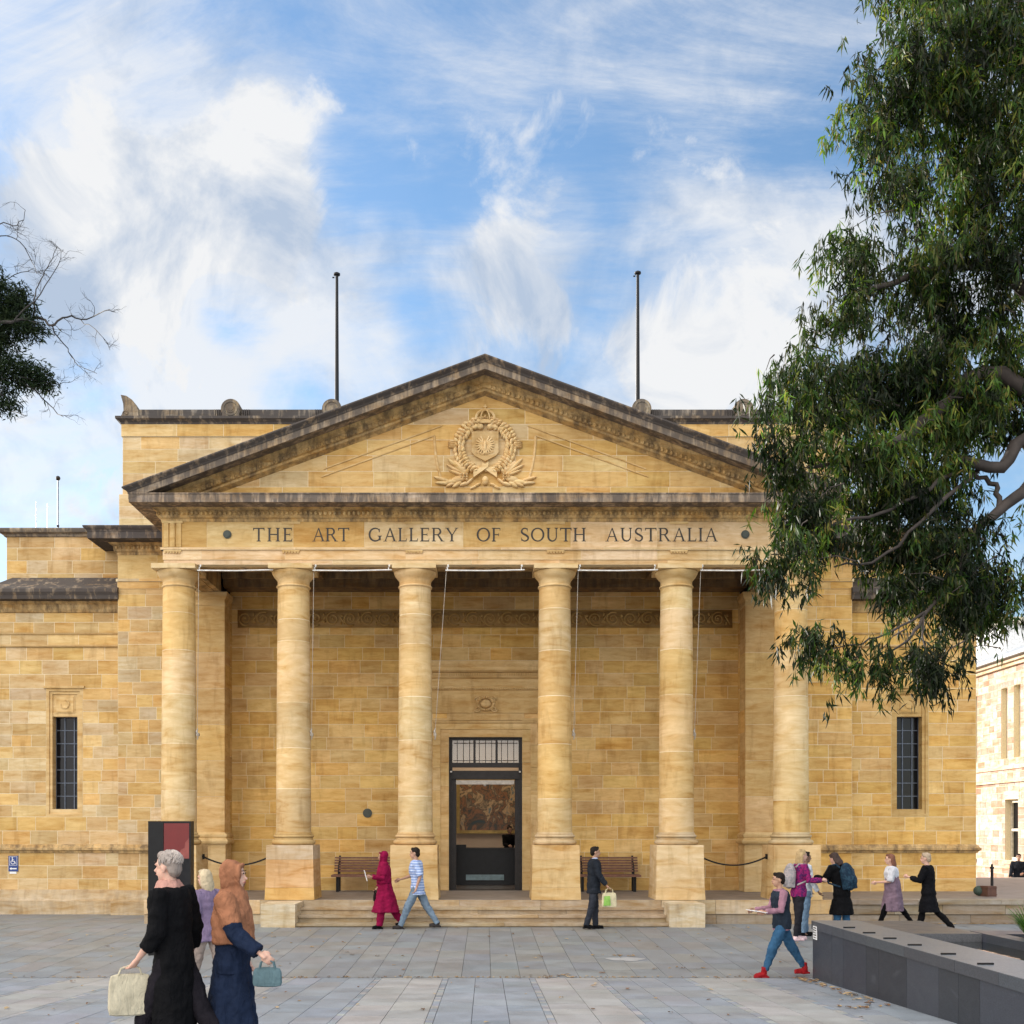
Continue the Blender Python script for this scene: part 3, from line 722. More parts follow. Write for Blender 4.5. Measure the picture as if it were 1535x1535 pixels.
# coat of arms
def relief():
    mb = MB(); T = TY-.01; tn = (.70, .54, .32); rr = random.Random(5)
    def P(px, py): return ((px/8.53+640-727)/65.2, 1.576+(1245-(py/8.53+590))/65.2)     # traced from a close view
    def lump(px, py, rx, rz, ang=0, d=.07, tint=None):
        x, z = P(px, py); m = Matrix.Rotation(R(ang), 3, 'Y')
        mb.ball((x, T-.02, z), (rx/8.53/65.2, d, rz/8.53/65.2), 10, 6, tint or tn, mat=m)
    sh = [P(*q) for q in ((572, 508), (915, 508), (915, 770), (880, 815), (745, 885), (610, 815), (572, 770))]
    mb.prism(sh, T-.07, T+.01, (.56, .42, .24))
    cx_, cz_ = P(743, 690)
    mb.ball((cx_, T-.09, cz_), (.04, .05, .13), 10, 6, (.8, .64, .42)); mb.ball((cx_-.03, T-.09, cz_+.12), (.03, .03, .035), 8, 6, tn)
    mb.ball((cx_, T-.08, cz_-.15), (.05, .03, .05), 8, 6, tn)
    for s_ in (-1, 1):
        for k in range(9):
            a = R(66-k*18); r0, r1 = .05, .235-.005*k
            p0 = (cx_+s_*r0*math.cos(a), T-.085, cz_+r0*math.sin(a)*.8); p1 = (cx_+s_*r1*math.cos(a), T-.075, cz_+r1*math.sin(a))
            mb.tube([p0, ((p0[0]+p1[0])/2, T-.10, (p0[2]+p1[2])/2), p1], [.012, .022, .013], 6, (.74, .58, .36))
        for k in range(6): lump(735+s_*(18+k*18), 800-k*6, 8, 26, s_*20, .075)
        # wreath, overlapping leaves round an oval
        for k in range(23):
            a = R(75-k*7.6); 
            for j in (-1, 0, 1):
                x = 745+s_*(335+j*48)*math.cos(a)*1.0; y = 700-(330+j*45)*math.sin(a)
                if y > 1010: continue
                lump(x+rr.uniform(-8, 8), y+rr.uniform(-8, 8), 44, 24, s_*(math.degrees(a)-90+j*25)+rr.uniform(-12, 12), .06+.035*(j == 0)+rr.uniform(0, .02), jit(tn, .05))
        for k in range(4): lump(745+s_*410, 635+k*22, 68, 14, 0, .085)
        # ribbon ends crossing under the shield
        a0, a1 = P(745-s_*150, 1080), P(745+s_*40, 940)
        mb.prism([(a0[0], a0[1]-.03), (a1[0], a1[1]-.04), (a1[0], a1[1]+.07), (a0[0], a0[1]+.09)] if s_ < 0 else [(a0[0], a0[1]-.03), (a1[0], a1[1]-.04), (a1[0], a1[1]+.07), (a0[0], a0[1]+.09)], T-.10-.01*s_, T, tn)
        # leafy sprays fanning out below the wreath
        def leafp(x0, y0, x1, y1, w_, d=.06):
            mx_, my_ = (x0+x1)/2, (y0+y1)/2; ang = math.degrees(math.atan2(y1-y0, s_*(x1-x0)))
            lump(745+s_*mx_, my_, math.hypot(x1-x0, y1-y0)/2, w_, ang, d, jit(tn, .06))
        for (x0, y0, x1, y1, w_) in ((240, 1060, 480, 840, 26), (250, 1060, 500, 920, 22), (260, 1070, 470, 990, 20), (220, 1050, 400, 870, 34), (240, 1090, 430, 1120, 42), (330, 1130, 560, 1160, 34),
                                     (420, 1150, 660, 1075, 24), (440, 1170, 640, 1150, 22), (300, 1140, 420, 1215, 26), (380, 1150, 500, 1205, 22), (210, 1150, 330, 1190, 24), (150, 1090, 260, 1190, 20)):
            leafp(x0, y0, x1, y1, w_)
        for k in range(7): lump(745+s_*(235+(k % 3)*36), 1050+(k//3)*34, 18, 18, 0, .09)
        for (a, b) in ((100, 1180), (150, 1210)): lump(745+s_*a, b, 50, 18, s_*25, .05)
        lump(745+s_*60, 440, 40, 40, 0, .08); lump(745+s_*130, 450, 55, 30, s_*20, .08); lump(745+s_*210, 470, 50, 30, s_*45, .08)
        # crown arches
        pts = [P(745+s_*(105*math.sin(R(a))+ (12 if a > 40 else 0)), 350-115*math.cos(R(a))) for a in range(0, 100, 12)]
        mb.tube([(x, T-.09, z) for x, z in pts], .03, 6, tn)
        pts = [P(745+s_*(55*math.sin(R(a))), 350-110*math.cos(R(a))) for a in range(0, 100, 12)]
        mb.tube([(x, T-.10, z) for x, z in pts], .016, 6, tn)
        for k in (30, 75): lump(745+s_*k, 335, 16, 20, 0, .09)
    lump(745, 1130, 45, 62, 0, .09)
    cr0 = [P(*q) for q in ((640, 355), (850, 355), (862, 402), (632, 402))]; mb.prism(cr0, T-.1, T, tn)
    lump(745, 225, 20, 20, 0, .08); a = P(745, 190); mb.box(a[0]-.012, a[0]+.012, T-.07, T-.03, a[1]-.05, a[1]+.05, tn); mb.box(a[0]-.04, a[0]+.04, T-.068, T-.032, a[1]-.01, a[1]+.015, tn)
    lump(745, 320, 16, 26, 0, .11)
    return mb
relief().build('coat_of_arms', 'stone', G, True, sm_angle=50)

# ---------------- porch interior: antae, walls, ceiling, carved band
def wall_part(name, specs, mats=('stone', 'mortar')):
    mb = MB()
    for s_ in specs: ashlar(mb, **s_)
    return mb.build(name, list(mats), G)
DX0, DX1, DZ = -.95, .98, 4.03
wall_part('porch_wall', [dict(u0=-6.7, u1=6.7, z0=0, z1=8.4, y=BY, rowh=.325, pal=DEEP+WALLC[:4], holes=((DX0, DX1, -.01, DZ),), gap=.005),
                         dict(u0=PW_Y-.05, u1=BY, z0=0, z1=7.6, y=-6.66, rowh=.6, lens=(.9, 1.2), pal=DEEP, axis='y', face=1, thick=.2),
                         dict(u0=PW_Y-.05, u1=BY, z0=0, z1=7.6, y=6.66, rowh=.6, lens=(.9, 1.2), pal=DEEP, axis='y', face=-1, thick=.2)])
for sx in (-1, 1):
    mb = MB(); xa, xb = sorted((sx*6.655, sx*7.56)); zs = [1.52]
    while zs[-1] < 7.0: zs.append(zs[-1]+.92)
    zs[-1] = 7.33
    for i in range(len(zs)-1): mb.box(xa, xb, PW_Y-.12, PW_Y+.5, zs[i]+.005, zs[i+1]-.005, jit(rnd.choice(WALLC[2:]), .06))
    mb.box(xa+.006, xb-.006, PW_Y-.114, PW_Y+.5, 1.5, 7.3, (.7, .6, .42), 1)
    mb.box(xa-.03, xb+.03, PW_Y-.15, PW_Y+.5, 0.01, 1.23, (.58, .44, .25))
    c2 = [(xa, PW_Y+.5), (xa, PW_Y-.12), (xb, PW_Y-.12), (xb, PW_Y+.5)]
    mb.molding(c2, [(0, 1.23), (.09, 1.24), (.11, 1.30), (.09, 1.35), (.05, 1.38), (.07, 1.42), (.07, 1.47), (.0, 1.53)], (.60, .46, .26))
    mb.molding(c2, [(0, 7.31), (.015, 7.33), (.02, 7.36), (.0, 7.38), (.0, 7.46), (.03, 7.5), (.07, 7.55), (.08, 7.66), (0, 7.665)], (.58, .43, .23))
    mb.build('anta', ['stone', 'mortar'], G)
mb = MB()
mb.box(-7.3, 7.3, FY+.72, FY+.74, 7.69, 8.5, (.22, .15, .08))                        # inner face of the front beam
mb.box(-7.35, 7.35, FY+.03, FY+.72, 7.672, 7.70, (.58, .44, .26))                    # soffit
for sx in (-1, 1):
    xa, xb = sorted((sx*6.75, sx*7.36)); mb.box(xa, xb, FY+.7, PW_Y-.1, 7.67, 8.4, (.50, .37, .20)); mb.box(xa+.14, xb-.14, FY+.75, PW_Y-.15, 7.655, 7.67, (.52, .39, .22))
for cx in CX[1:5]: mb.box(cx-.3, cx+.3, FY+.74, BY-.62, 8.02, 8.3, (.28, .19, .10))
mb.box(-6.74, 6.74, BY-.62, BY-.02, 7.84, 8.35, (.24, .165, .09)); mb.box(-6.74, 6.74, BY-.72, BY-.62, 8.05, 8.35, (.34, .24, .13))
mb.build('beams', 'soiled_shaded', G)  # inner beams tinted darker, porch shade put into their colour
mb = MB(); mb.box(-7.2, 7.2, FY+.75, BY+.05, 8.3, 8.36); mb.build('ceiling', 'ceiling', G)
# carved scroll band
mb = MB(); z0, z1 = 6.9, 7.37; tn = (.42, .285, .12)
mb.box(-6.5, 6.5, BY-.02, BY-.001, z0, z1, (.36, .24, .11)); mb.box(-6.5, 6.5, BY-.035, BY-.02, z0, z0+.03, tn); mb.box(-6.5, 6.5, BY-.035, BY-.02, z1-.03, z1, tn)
x = -6.3; k = 0
while x < 6.4:
    f = 1 if k % 2 else -1; c = (x, (z0+z1)/2)
    pts = [(c[0]+(.19-.16*t)*math.cos(f*(t*11+1)), BY-.035, c[1]+(.19-.16*t)*math.sin(f*(t*11+1))) for t in [i/22 for i in range(23)]]
    mb.tube(pts, [.026-.012*i/22 for i in range(23)], 5, tn)
    mb.tube([(c[0]+.17, BY-.035, c[1]+f*.1), (c[0]+.25, BY-.035, c[1]-f*.03), (c[0]+.32, BY-.035, c[1]-f*.15)], [.02, .026, .012], 5, tn)
    mb.ball((c[0]+.235, BY-.03, c[1]+f*.08), (.05, .03, .04), 7, 5, tn); mb.ball((c[0]+.22, BY-.03, c[1]-f*.12), (.03, .03, .05), 7, 5, tn)
    mb.ball((c[0], BY-.03, c[1]), (.035, .03, .035), 7, 5, tn)
    x += .46; k += 1
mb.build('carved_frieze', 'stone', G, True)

# door surround
mb = MB(); S1, S2, S3 = (.62, .46, .25), (.58, .42, .22), (.56, .41, .21)
for (o, d, c, hh) in ((.42, .07, S1, .42), (.22, .05, S2, .20)):
    y0 = BY-d
    zt = DZ+hh
    z = 0; 
    while z < zt-.01:
        e = min(zt, z+rnd.uniform(.55, .75));
        if zt-e < .3: e = zt
        mb.box(DX0-o, DX0-(0 if o < .3 else .22), y0, BY, z+.003, min(e, zt)-.003, jit(c, .05)); mb.box(DX1+(0 if o < .3 else .22), DX1+o, y0, BY, z+.003, min(e, zt)-.003, jit(c, .05)); z = e
    mb.box(DX0-(0 if o < .3 else .22), DX1+(0 if o < .3 else .22), y0, BY, DZ+(0 if o < .3 else .20)+.003, zt, jit(c, .04))
mb.molding([(DX0-.42, BY), (DX0-.42, BY-.07), (DX1+.42, BY-.07), (DX1+.42, BY)], [(0, 4.38), (.03, 4.40), (.05, 4.45), (0, 4.46)], S1)
for sx, xx in ((-1, DX0-.42), (1, DX1+.42)): mb.box(xx-.03, xx+.03, BY-.09, BY, 4.15, 4.40, S2)
for sx in (-1, 1): mb.box(.015+sx*1.22-.28, .015+sx*1.22+.28, BY-.088, BY, 4.46, 4.52, S1)
mb.box(-1.0, 1.03, BY-.06, BY, 4.47, 4.65, S2)
mb.box(-1.75, 1.78, BY-.05, BY, 4.66, 5.26, (.56, .40, .20))
pth = [(-1.75, BY), (-1.75, BY-.05), (1.78, BY-.05), (1.78, BY)]
mb.molding(pth, [(0, 5.25), (.03, 5.27), (.05, 5.33), (.05, 5.36), (0, 5.37)], S1)
mb.box(-1.75, 1.78, BY-.06, BY, 5.37, 5.56, (.58, .43, .23))
mb.molding(pth, [(0, 5.55), (.04, 5.56), (.10, 5.60), (.10, 5.70), (.17, 5.72), (.22, 5.76), (.22, 5.84), (.26, 5.90), (.28, 5.99), (0, 6.02)], S1)
for i in range(58): mb.box(-1.73+i*.0605, -1.73+i*.0605+.035, BY-.185, BY-.1, 5.63, 5.69, S3)
for i in range(58): mb.ball((-1.72+i*.0605, BY-.10, 5.29), (.022, .02, .028), 6, 4, S3)
mb.build('door_surround', 'stone', G)
mb = MB(); c = Vector((.02, BY-.06, 4.90)); tn = (.60, .44, .24)
mb.ball(c, (.15, .10, .12), 14, 8, tn)
for k in range(26):
    a = k*2*math.pi/26; mb.ball((c.x+.21*math.cos(a), c.y, c.z+.165*math.sin(a)), (.045, .07, .03), 8, 5, jit(tn, .08), mat=Matrix.Rotation(-a, 3, 'Y'))
for s_ in (-1, 1):
    pts = [(c.x+s_*(.20+(.09-.07*t)*math.cos(t*9)), c.y-.02, c.z+.10+(.09-.07*t)*math.sin(t*9)) for t in [i/14 for i in range(15)]]; mb.tube(pts, .02, 5, tn)
    pts = [(c.x+s_*(.22+(.09-.07*t)*math.cos(-t*9)), c.y-.02, c.z-.14+(.08-.06*t)*math.sin(-t*9)) for t in [i/14 for i in range(15)]]; mb.tube(pts, .02, 5, tn)
mb.build('cartouche', 'stone', G, True)
# the doorway: frame, transom, sliding door head
door = empty('door', parent=G)
mb = MB(); y0, y1 = BY+.08, BY+.2
mb.box(DX0, DX0+.09, y0, y1, 0, DZ); mb.box(DX1-.09, DX1, y0, y1, 0, DZ); mb.box(DX0+.09, DX1-.09, y0, y1, DZ-.07, DZ)
mb.box(DX0+.09, DX1-.09, y0-.03, y1, 3.24, 3.36); mb.box(DX0+.09, DX1-.09, y0-.05, y1+.1, 2.93, 3.15)
mb.box(DX0+.09, DX0+.19, y0+.02, y1, 0, 2.93); mb.box(DX1-.19, DX1-.09, y0+.02, y1, 0, 2.93)
mb.box(DX0-.02, DX1+.02, BY+.0, BY+.5, -.02, .015)
for xx in (DX0+.09, DX0+.60+.06, DX0+1.23): pass
for t in (1/3, 2/3): xx = DX0+.09+(DX1-DX0-.18)*t; mb.box(xx-.03, xx+.03, y0, y1, 3.36, DZ-.07)
mb.build('frame', 'darkbronze', door)
mb = MB()
W3 = (DX1-DX0-.18)/3
for k in range(3):
    xa = DX0+.09+W3*k
    for t in (.22, .5, .78): mb.box(xa+W3*t-.008, xa+W3*t+.008, y0+.02, y0+.05, 3.36, DZ-.07)
    for zz in (3.42, 3.88): mb.box(xa+.03, xa+W3-.03, y0+.02, y0+.05, zz-.008, zz+.008)
mb.build('transom_bars', 'darkbronze', door)
mb = MB(); mb.box(DX0+.09, DX1-.09, y0+.06, y0+.07, 3.36, DZ-.07); mb.build('transom_pane', 'clear', door)
mb = MB(); mb.box(DX0+.19, DX1-.21, y0-.02, y0+.05, 2.79, 2.90); mb.ball((0, y0-.03, 2.77), .035); mb.build('door_operator', 'cable', door)
for sx, xx in ((-1, DX0+.03), (1, DX1-.03)):
    mb = MB(); mb.ball((xx+.03*-sx, y0-.06, 3.12), .028); mb.build('door_light', 'white_metal', door)

# lobby behind the door
mb = MB()
mb.box(-4, 4, 10, 10.2, 0, 4.6); mb.box(-4.2, -4, 4.4, 10.2, 0, 4.6); mb.box(4, 4.2, 4.4, 10.2, 0, 4.6); mb.box(-4.2, 4.2, 4.4, 10.2, 4.6, 4.7)
mb.box(-4.2, DX0-.1, 4.3, 4.4, 0, 4.7); mb.box(DX1+.1, 4.2, 4.3, 4.4, 0, 4.7); mb.box(DX0-.1, DX1+.1, 4.3, 4.4, DZ+.01, 4.7)
mb.build('lobby_walls', 'cream', G)
mb = MB(); mb.box(-4.2, 4.2, 4.35, 10, -.1, .002); mb.build('lobby_floor', 'lobby_floor', G)
mb = MB()
for xx in (-.62, .28): mb.lathe(xx, 7.0, [(.17, .01), (.17, 4.6)], 20)
M['pale_col'] = plain('pale_column', (.6, .55, .45), .6)
L = bpy.data.lights.new('lobby_fill', 'AREA'); L.energy = 24; L.size = 3; L.color = (1, .82, .6)  # fill lamp added to brighten the lobby behind the doorway
lo = bpy.data.objects.new('lobby_fill', L); COL.objects.link(lo); lo.location = (0, 8, 4.5)
mb = MB(); mb.box(-1.2, 1.2, 7.6, 8.4, 4.53, 4.59); o = mb.build('fill_panel', emit_mat('fill_glow', (1, .82, .6), 1.6)); tag(o, 'added glowing panel under the lobby ceiling, lighting the room behind the doorway', 'fill panel')  # unseen glowing panel added along with the fill lamp

# round plaque
mb = MB(); c = at(551, 1219, 28.95)
mb.prism([(c.x+.12*math.cos(a), c.z+.12*math.sin(a)) for a in [i*math.pi/12 for i in range(24)]], BY-.03, BY); mb.prism([(c.x+.09*math.cos(a), c.z+.09*math.sin(a)) for a in [i*math.pi/12 for i in range(24)]], BY-.036, BY-.03)
mb.build('round_plaque', 'plaque', G)

# ---------------- pavilions and wings
PX0, PX1 = 7.0, 9.42
WX = 12.76
for sx in (-1, 1):
    def X(a, b): return tuple(sorted((sx*a, sx*b)))
    pal = LIGHT+WALLC if sx < 0 else DEEP+WALLC[:3]
    a, b = X(PX0+.4, PX1)
    zb = -.75 if sx < 0 else -.02
    wall_part('wall', [dict(u0=a, u1=b, z0=1.2, z1=7.64, y=PW_Y, rowh=.318, lens=(.4, .95), pal=pal),
                       dict(u0=PW_Y, u1=WY+.02, z0=-.7 if sx < 0 else 0, z1=7.7, y=sx*PX1, rowh=.318, lens=(.3, .4), pal=pal, axis='y', face=sx, thick=.2),
                       dict(u0=a, u1=b, z0=-.02, z1=1.0, y=PW_Y, rowh=.33, lens=(.4, .95), pal=pal)])
    mb = MB(); ex = sx*PX1
    for (za, zb2, d) in ((7.64, 7.775, .0), (7.775, 7.96, -.015), (7.96, 8.03, -.045), (8.03, 8.66, 0)):
        ashlar(mb, min(a, ex), max(b, ex), za, zb2, PW_Y+d, rowh=zb2-za, lens=(.7, 1.2), pal=pal, gap=.003, proud=.003)
        ashlar(mb, PW_Y+d, 6.0, za, zb2, ex-sx*d, rowh=zb2-za, lens=(.7, 1.2), pal=pal, gap=.003, proud=.003, axis='y', face=sx)
    mb.build('pavilion_entablature', ['stone', 'mortar'], G)
    pth = [(ex, 6.1), (ex, PW_Y), (sx*XE, PW_Y)]
    if sx > 0: pth = pth[::-1]
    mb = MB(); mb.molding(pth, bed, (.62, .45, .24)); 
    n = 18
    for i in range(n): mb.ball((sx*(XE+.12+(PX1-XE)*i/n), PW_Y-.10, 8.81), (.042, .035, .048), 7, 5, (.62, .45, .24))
    mb.build('bed_moulding', 'soiled_shaded', G)
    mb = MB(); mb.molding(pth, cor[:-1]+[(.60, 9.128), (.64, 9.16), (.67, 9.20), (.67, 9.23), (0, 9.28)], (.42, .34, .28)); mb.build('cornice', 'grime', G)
    # plinth mouldings
    mb = MB()
    full = [(sx*WX, 9), (sx*WX, WY), (sx*PX1, WY), (sx*PX1, PW_Y), (sx*(PX0+.5), PW_Y)]
    if sx > 0: full = full[::-1]
    mb.molding(full, [(0, .99), (.04, 1.0), (.05, 1.04), (.10, 1.07), (.10, 1.12), (.07, 1.13), (.05, 1.18), (0, 1.22)], (.58, .43, .24)); mb.build('plinth_moulding', 'soiled_shaded', G)
    if sx < 0:
        mb = MB(); mb.molding(full, [(0, -.02), (0.0, .05), (.03, .03), (.10, -.22), (.14, -.24), (.14, -.8), (0, -.8)], (.50, .41, .30)); mb.build('plinth', 'base', G)
    # wing wall with its window
    wx = (-11.25, -10.6) if sx < 0 else (10.71, 11.37); wz = (2.13, 4.54)
    a, b = X(PX1-.1, WX)
    sur = (wx[0]-.15, wx[1]+.15, 1.93, 5.27)
    wall_part('wall', [dict(u0=a, u1=b, z0=1.2, z1=6.36, y=WY, rowh=.315, lens=(.45, 1.0), pal=pal, holes=(sur,)),
                       dict(u0=a, u1=b, z0=-.02, z1=1.0, y=WY, rowh=.33, lens=(.6, 1.1), pal=pal),
                       dict(u0=a, u1=b, z0=6.36, z1=6.67, y=WY-.03, rowh=.31, lens=(.7, 1.1), pal=pal),
                       dict(u0=a, u1=b, z0=6.67, z1=7.3, y=WY, rowh=.315, lens=(.5, .8), pal=pal),
                       dict(u0=WY, u1=15, z0=-.7, z1=7.3, y=sx*WX, rowh=.315, lens=(.5, 1.0), pal=pal, axis='y', face=sx)])
    mb = MB()
    mb.molding([(a, WY-.03), (b, WY-.03)], [(0, 6.655), (.03, 6.66), (.045, 6.70), (0, 6.71)], (.55, .41, .23))
    mb.molding([(a, WY-.03), (b, WY-.03)], [(0, 6.33), (.03, 6.35), (.03, 6.39), (0, 6.40)], (.55, .41, .23))
    mb.build('string_course', 'stone', G)
    wp = [(sx*WX, 15), (sx*WX, WY), (sx*(PX1-.02), WY)]
    if sx > 0: wp = wp[::-1]
    mb = MB(); mb.molding(wp, [(0, 7.22), (.04, 7.24), (.08, 7.32), (.10, 7.42), (.16, 7.47), (.18, 7.50), (0, 7.52)], (.56, .41, .22)); mb.build('bed_moulding', 'soiled_shaded', G)
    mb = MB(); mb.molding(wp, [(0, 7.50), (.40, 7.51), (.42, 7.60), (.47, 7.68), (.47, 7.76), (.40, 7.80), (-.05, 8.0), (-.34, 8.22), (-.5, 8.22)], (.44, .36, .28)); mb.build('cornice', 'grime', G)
    a2, b2 = X(PX1-.3, 12.6)
    wall_part('attic_wall', [dict(u0=a2, u1=b2, z0=8.0, z1=9.36, y=4.0, rowh=.33, lens=(.5, 1.0), pal=pal),
                             dict(u0=4.0, u1=15, z0=8.0, z1=9.36, y=sx*12.6, rowh=.33, lens=(.5, 1.0), pal=pal, axis='y', face=sx)])
    wp = [(sx*12.6, 15), (sx*12.6, 4.0), (sx*(PX1-.3), 4.0)]
    if sx > 0: wp = wp[::-1]
    mb = MB(); mb.molding(wp, [(0, 9.30), (.05, 9.31), (.07, 9.36), (.17, 9.40), (.19, 9.46), (.19, 9.50), (-.4, 9.52)], (.5, .42, .33)); mb.build('attic_cornice', 'grime2', G)
    # window
    mb = MB(); X0, X1, Z0, Z1 = sur
    tn = (.60, .45, .25) if sx < 0 else (.50, .36, .17)
    yf = WY-.0
    for (o1, d) in ((0, .004), (.075, -.03)):
        for (p, q, r_, t) in ((X0+o1, wx[0] if o1 else X0+.075, Z0+o1, Z1-o1), (wx[1] if o1 else X1-.075, X1-o1, Z0+o1, Z1-o1)):
            mb.box(p, q, yf-d, WY+.35, r_, t, tn)
        mb.box(X0+(.075 if not o1 else .15), X1-(.075 if not o1 else .15), yf-d, WY+.35, Z1-(.075 if not o1 else .15), Z1-o1, tn)
        mb.box(X0+(.075 if not o1 else .15), X1-(.075 if not o1 else .15), yf-d, WY+.35, Z0+o1, Z0+(.075 if not o1 else .20), tn)
    mb.box(X0-.05, X1+.05, WY-.05, WY+.02, Z1, Z1+.06, tn)
    mb.box(wx[0], wx[1], WY+.06, WY+.3, wz[1], Z1-.15, tn)
    cxm = sum(wx)/2
    mb.box(cxm-.22, cxm+.22, WY+.03, WY+.06, 4.66, 5.06, tuple(c*1.06 for c in tn)); mb.box(cxm-.25, cxm+.25, WY+.045, WY+.06, 4.63, 5.09, tn)
    mb.tube([(cxm+.11*math.cos(t), WY+.025, 4.86+.11*math.sin(t)) for t in [i*.35-3.3 for i in range(15)]], .018, 5, tn)
    mb.build('window_surround', 'stone', G)
    win = MB(); yy = WY+.3
    win.box(wx[0], wx[1], yy, yy+.03, wz[0], wz[1]); w_ = win.build('window', 'window_glass', G)
    fb = MB()
    for t in (0, .36, .74, 1): xx = wx[0]+(wx[1]-wx[0])*t; fb.box(xx-.013, xx+.013, yy-.03, yy, wz[0], wz[1])
    for k in range(8): zz = wz[0]+(wz[1]-wz[0])*k/7; fb.box(wx[0], wx[1], yy-.026, yy, zz-.011, zz+.011)
    fb.build('glazing_bars', plain('lead_bars', (.10, .12, .16), .5, .3) if sx < 0 else bpy.data.materials['lead_bars'], w_)

# ---------------- main attic block behind the pediment
A0 = 10.2
wall_part('attic_wall', [dict(u0=-A0, u1=A0, z0=9.2, z1=12.66, y=6.0, rowh=.345, lens=(.8, 1.7), pal=LIGHT+WALLC[2:4]),
                         dict(u0=-A0-.03, u1=A0+.03, z0=12.66, z1=13.02, y=5.96, rowh=.36, lens=(1.2, 2.0), pal=OCH),
                         dict(u0=6.0, u1=15, z0=8, z1=12.66, y=-A0, rowh=.345, pal=LIGHT, axis='y', face=-1),
                         dict(u0=6.0, u1=15, z0=8, z1=12.66, y=A0, rowh=.345, pal=DEEP, axis='y', face=1),
                         dict(u0=-A0-.08, u1=A0+.08, z0=8.0, z1=11.02, y=5.93, rowh=.345, lens=(.8, 1.7), pal=LIGHT)])
AP = [(-A0, 15), (-A0, 5.98), (A0, 5.98), (A0, 15)]
mb = MB(); mb.molding(AP, [(-.3, 13.0), (.03, 13.0), (.05, 13.05), (.12, 13.10), (.16, 13.12), (.16, 13.19), (-.3, 13.2)], (.42, .36, .30)); mb.build('cornice', 'grime', G)
mb = MB(); mb.molding(AP, [(-.5, 13.18), (-.02, 13.19), (-.02, 13.43), (-.5, 13.45)], (.42, .37, .32))
for cx in (-7.14, -4.30, 4.40, 7.27):
    for s_ in (-1, 1):
        for k in range(4): mb.box(cx+s_*(.30+k*.06), cx+s_*(.30+k*.06)+.03, 5.96, 6.0, 13.2, 13.42, (.42, .37, .32))
mb.build('parapet', 'grime', G)
for cx in (-7.14, -4.30, 4.40, 7.27):
    mb = MB(); n = 28
    for (r, ya, c) in ((.275, 5.90, (.40, .34, .27)), (.24, 5.885, (.52, .45, .35)), (.12, 5.87, (.5, .42, .32)), (.075, 5.86, (.6, .52, .4))):
        pts = [(cx+r*math.cos(a), 13.42+r*math.sin(a)) for a in [i*2*math.pi/n for i in range(n)]]
        mb.prism(pts, ya, ya+ (.5 if r > .25 else .02), c)
    mb.tube([(cx+.19*math.cos(a), 5.885, 13.42+.19*math.sin(a)) for a in [i*2*math.pi/20 for i in range(21)]], .02, 6, (.45, .4, .32))
    mb.box(cx-.24, cx+.24, 5.89, 6.2, 13.19, 13.4, (.42, .36, .3))
    mb.build('roof_disc', 'grime2', G)
for sx in (-1, 1):
    mb = MB(); pl = [(0, 13.19), (.08, 13.36), (.07, 13.55), (0, 13.80), (.16, 13.77), (.32, 13.66), (.43, 13.50), (.49, 13.36), (.50, 13.19)]
    mb.prism([(sx*(-A0-.02+a), z) if sx < 0 else (sx*(A0+.02-a), z) for a, z in pl] if sx > 0 else [(-A0-.02+a, z) for a, z in pl], 5.88, 6.3, (.45, .38, .30))
    mb.tube([(sx*(A0-.13+.09*math.cos(t*.6)*(1-t/14)), 5.88, 13.28+.09*math.sin(t*.6)*(1-t/14)) for t in range(12)], .018, 5, (.4, .34, .28))
    mb.build('acroterion', 'grime2', G)
# solid cores so that nothing shines through
mb = MB(); mb.box(-A0+.2, A0-.2, 6.3, 14.8, 8, 13.2); mb.box(-12.4, 12.4, 4.4, 14.8, 8.1, 9.4)
mb.box(-12.4, -7.6, 4.1, 14.8, -.6, 8.1); mb.box(7.6, 12.4, 4.1, 14.8, -.6, 8.1); mb.box(-7.6, 7.6, 10.3, 14.8, -.6, 8.1); mb.box(-9.3, 9.3, 3.7, 6.0, 8.4, 9.1)
mb.box(-7.6, 7.6, 4.4, 10.3, 4.75, 8.1)
mb.box(-7.3, -6.9, 3.4, 4.4, 0, 8.3); mb.box(6.9, 7.3, 3.4, 4.4, 0, 8.3)
mb.build('roof_core', 'roof', G)

# ---------------- terrace on the right
T = empty('terrace_wall', (7.9, 0, 0), 0, 'low grey stone retaining wall edging the terrace right of the steps', 'wall')
def tl(mb): mb.v = [(v[0]-7.9, v[1], v[2]) for v in mb.v]; return mb
mb = MB(); TG = [(.30, .26, .23), (.26, .235, .21), (.34, .30, .26), (.28, .24, .20)]
course_box(mb, 7.9, 34, .0, .45, -.33, -.11, TG, (1.0, 1.8)); course_box(mb, 7.9, 34, .03, .45, -.75, -.345, TG, (1.0, 1.8))
tl(mb).build('wall', 'base', T)
mb = MB(); course_box(mb, 7.9, 34, -.04, .45, -.105, .0, [(.33, .30, .27), (.30, .27, .25)], (1.2, 2.0)); tl(mb).build('coping', 'base', T)
mb = MB(); mb.box(7.86, 34, .45, 12, -.4, -.004); mb.box(-7.7, 7.86, 4.6, 5, -.3, -.2)
tag(mb.build('terrace_paving', 'terrace'), kind='structure')

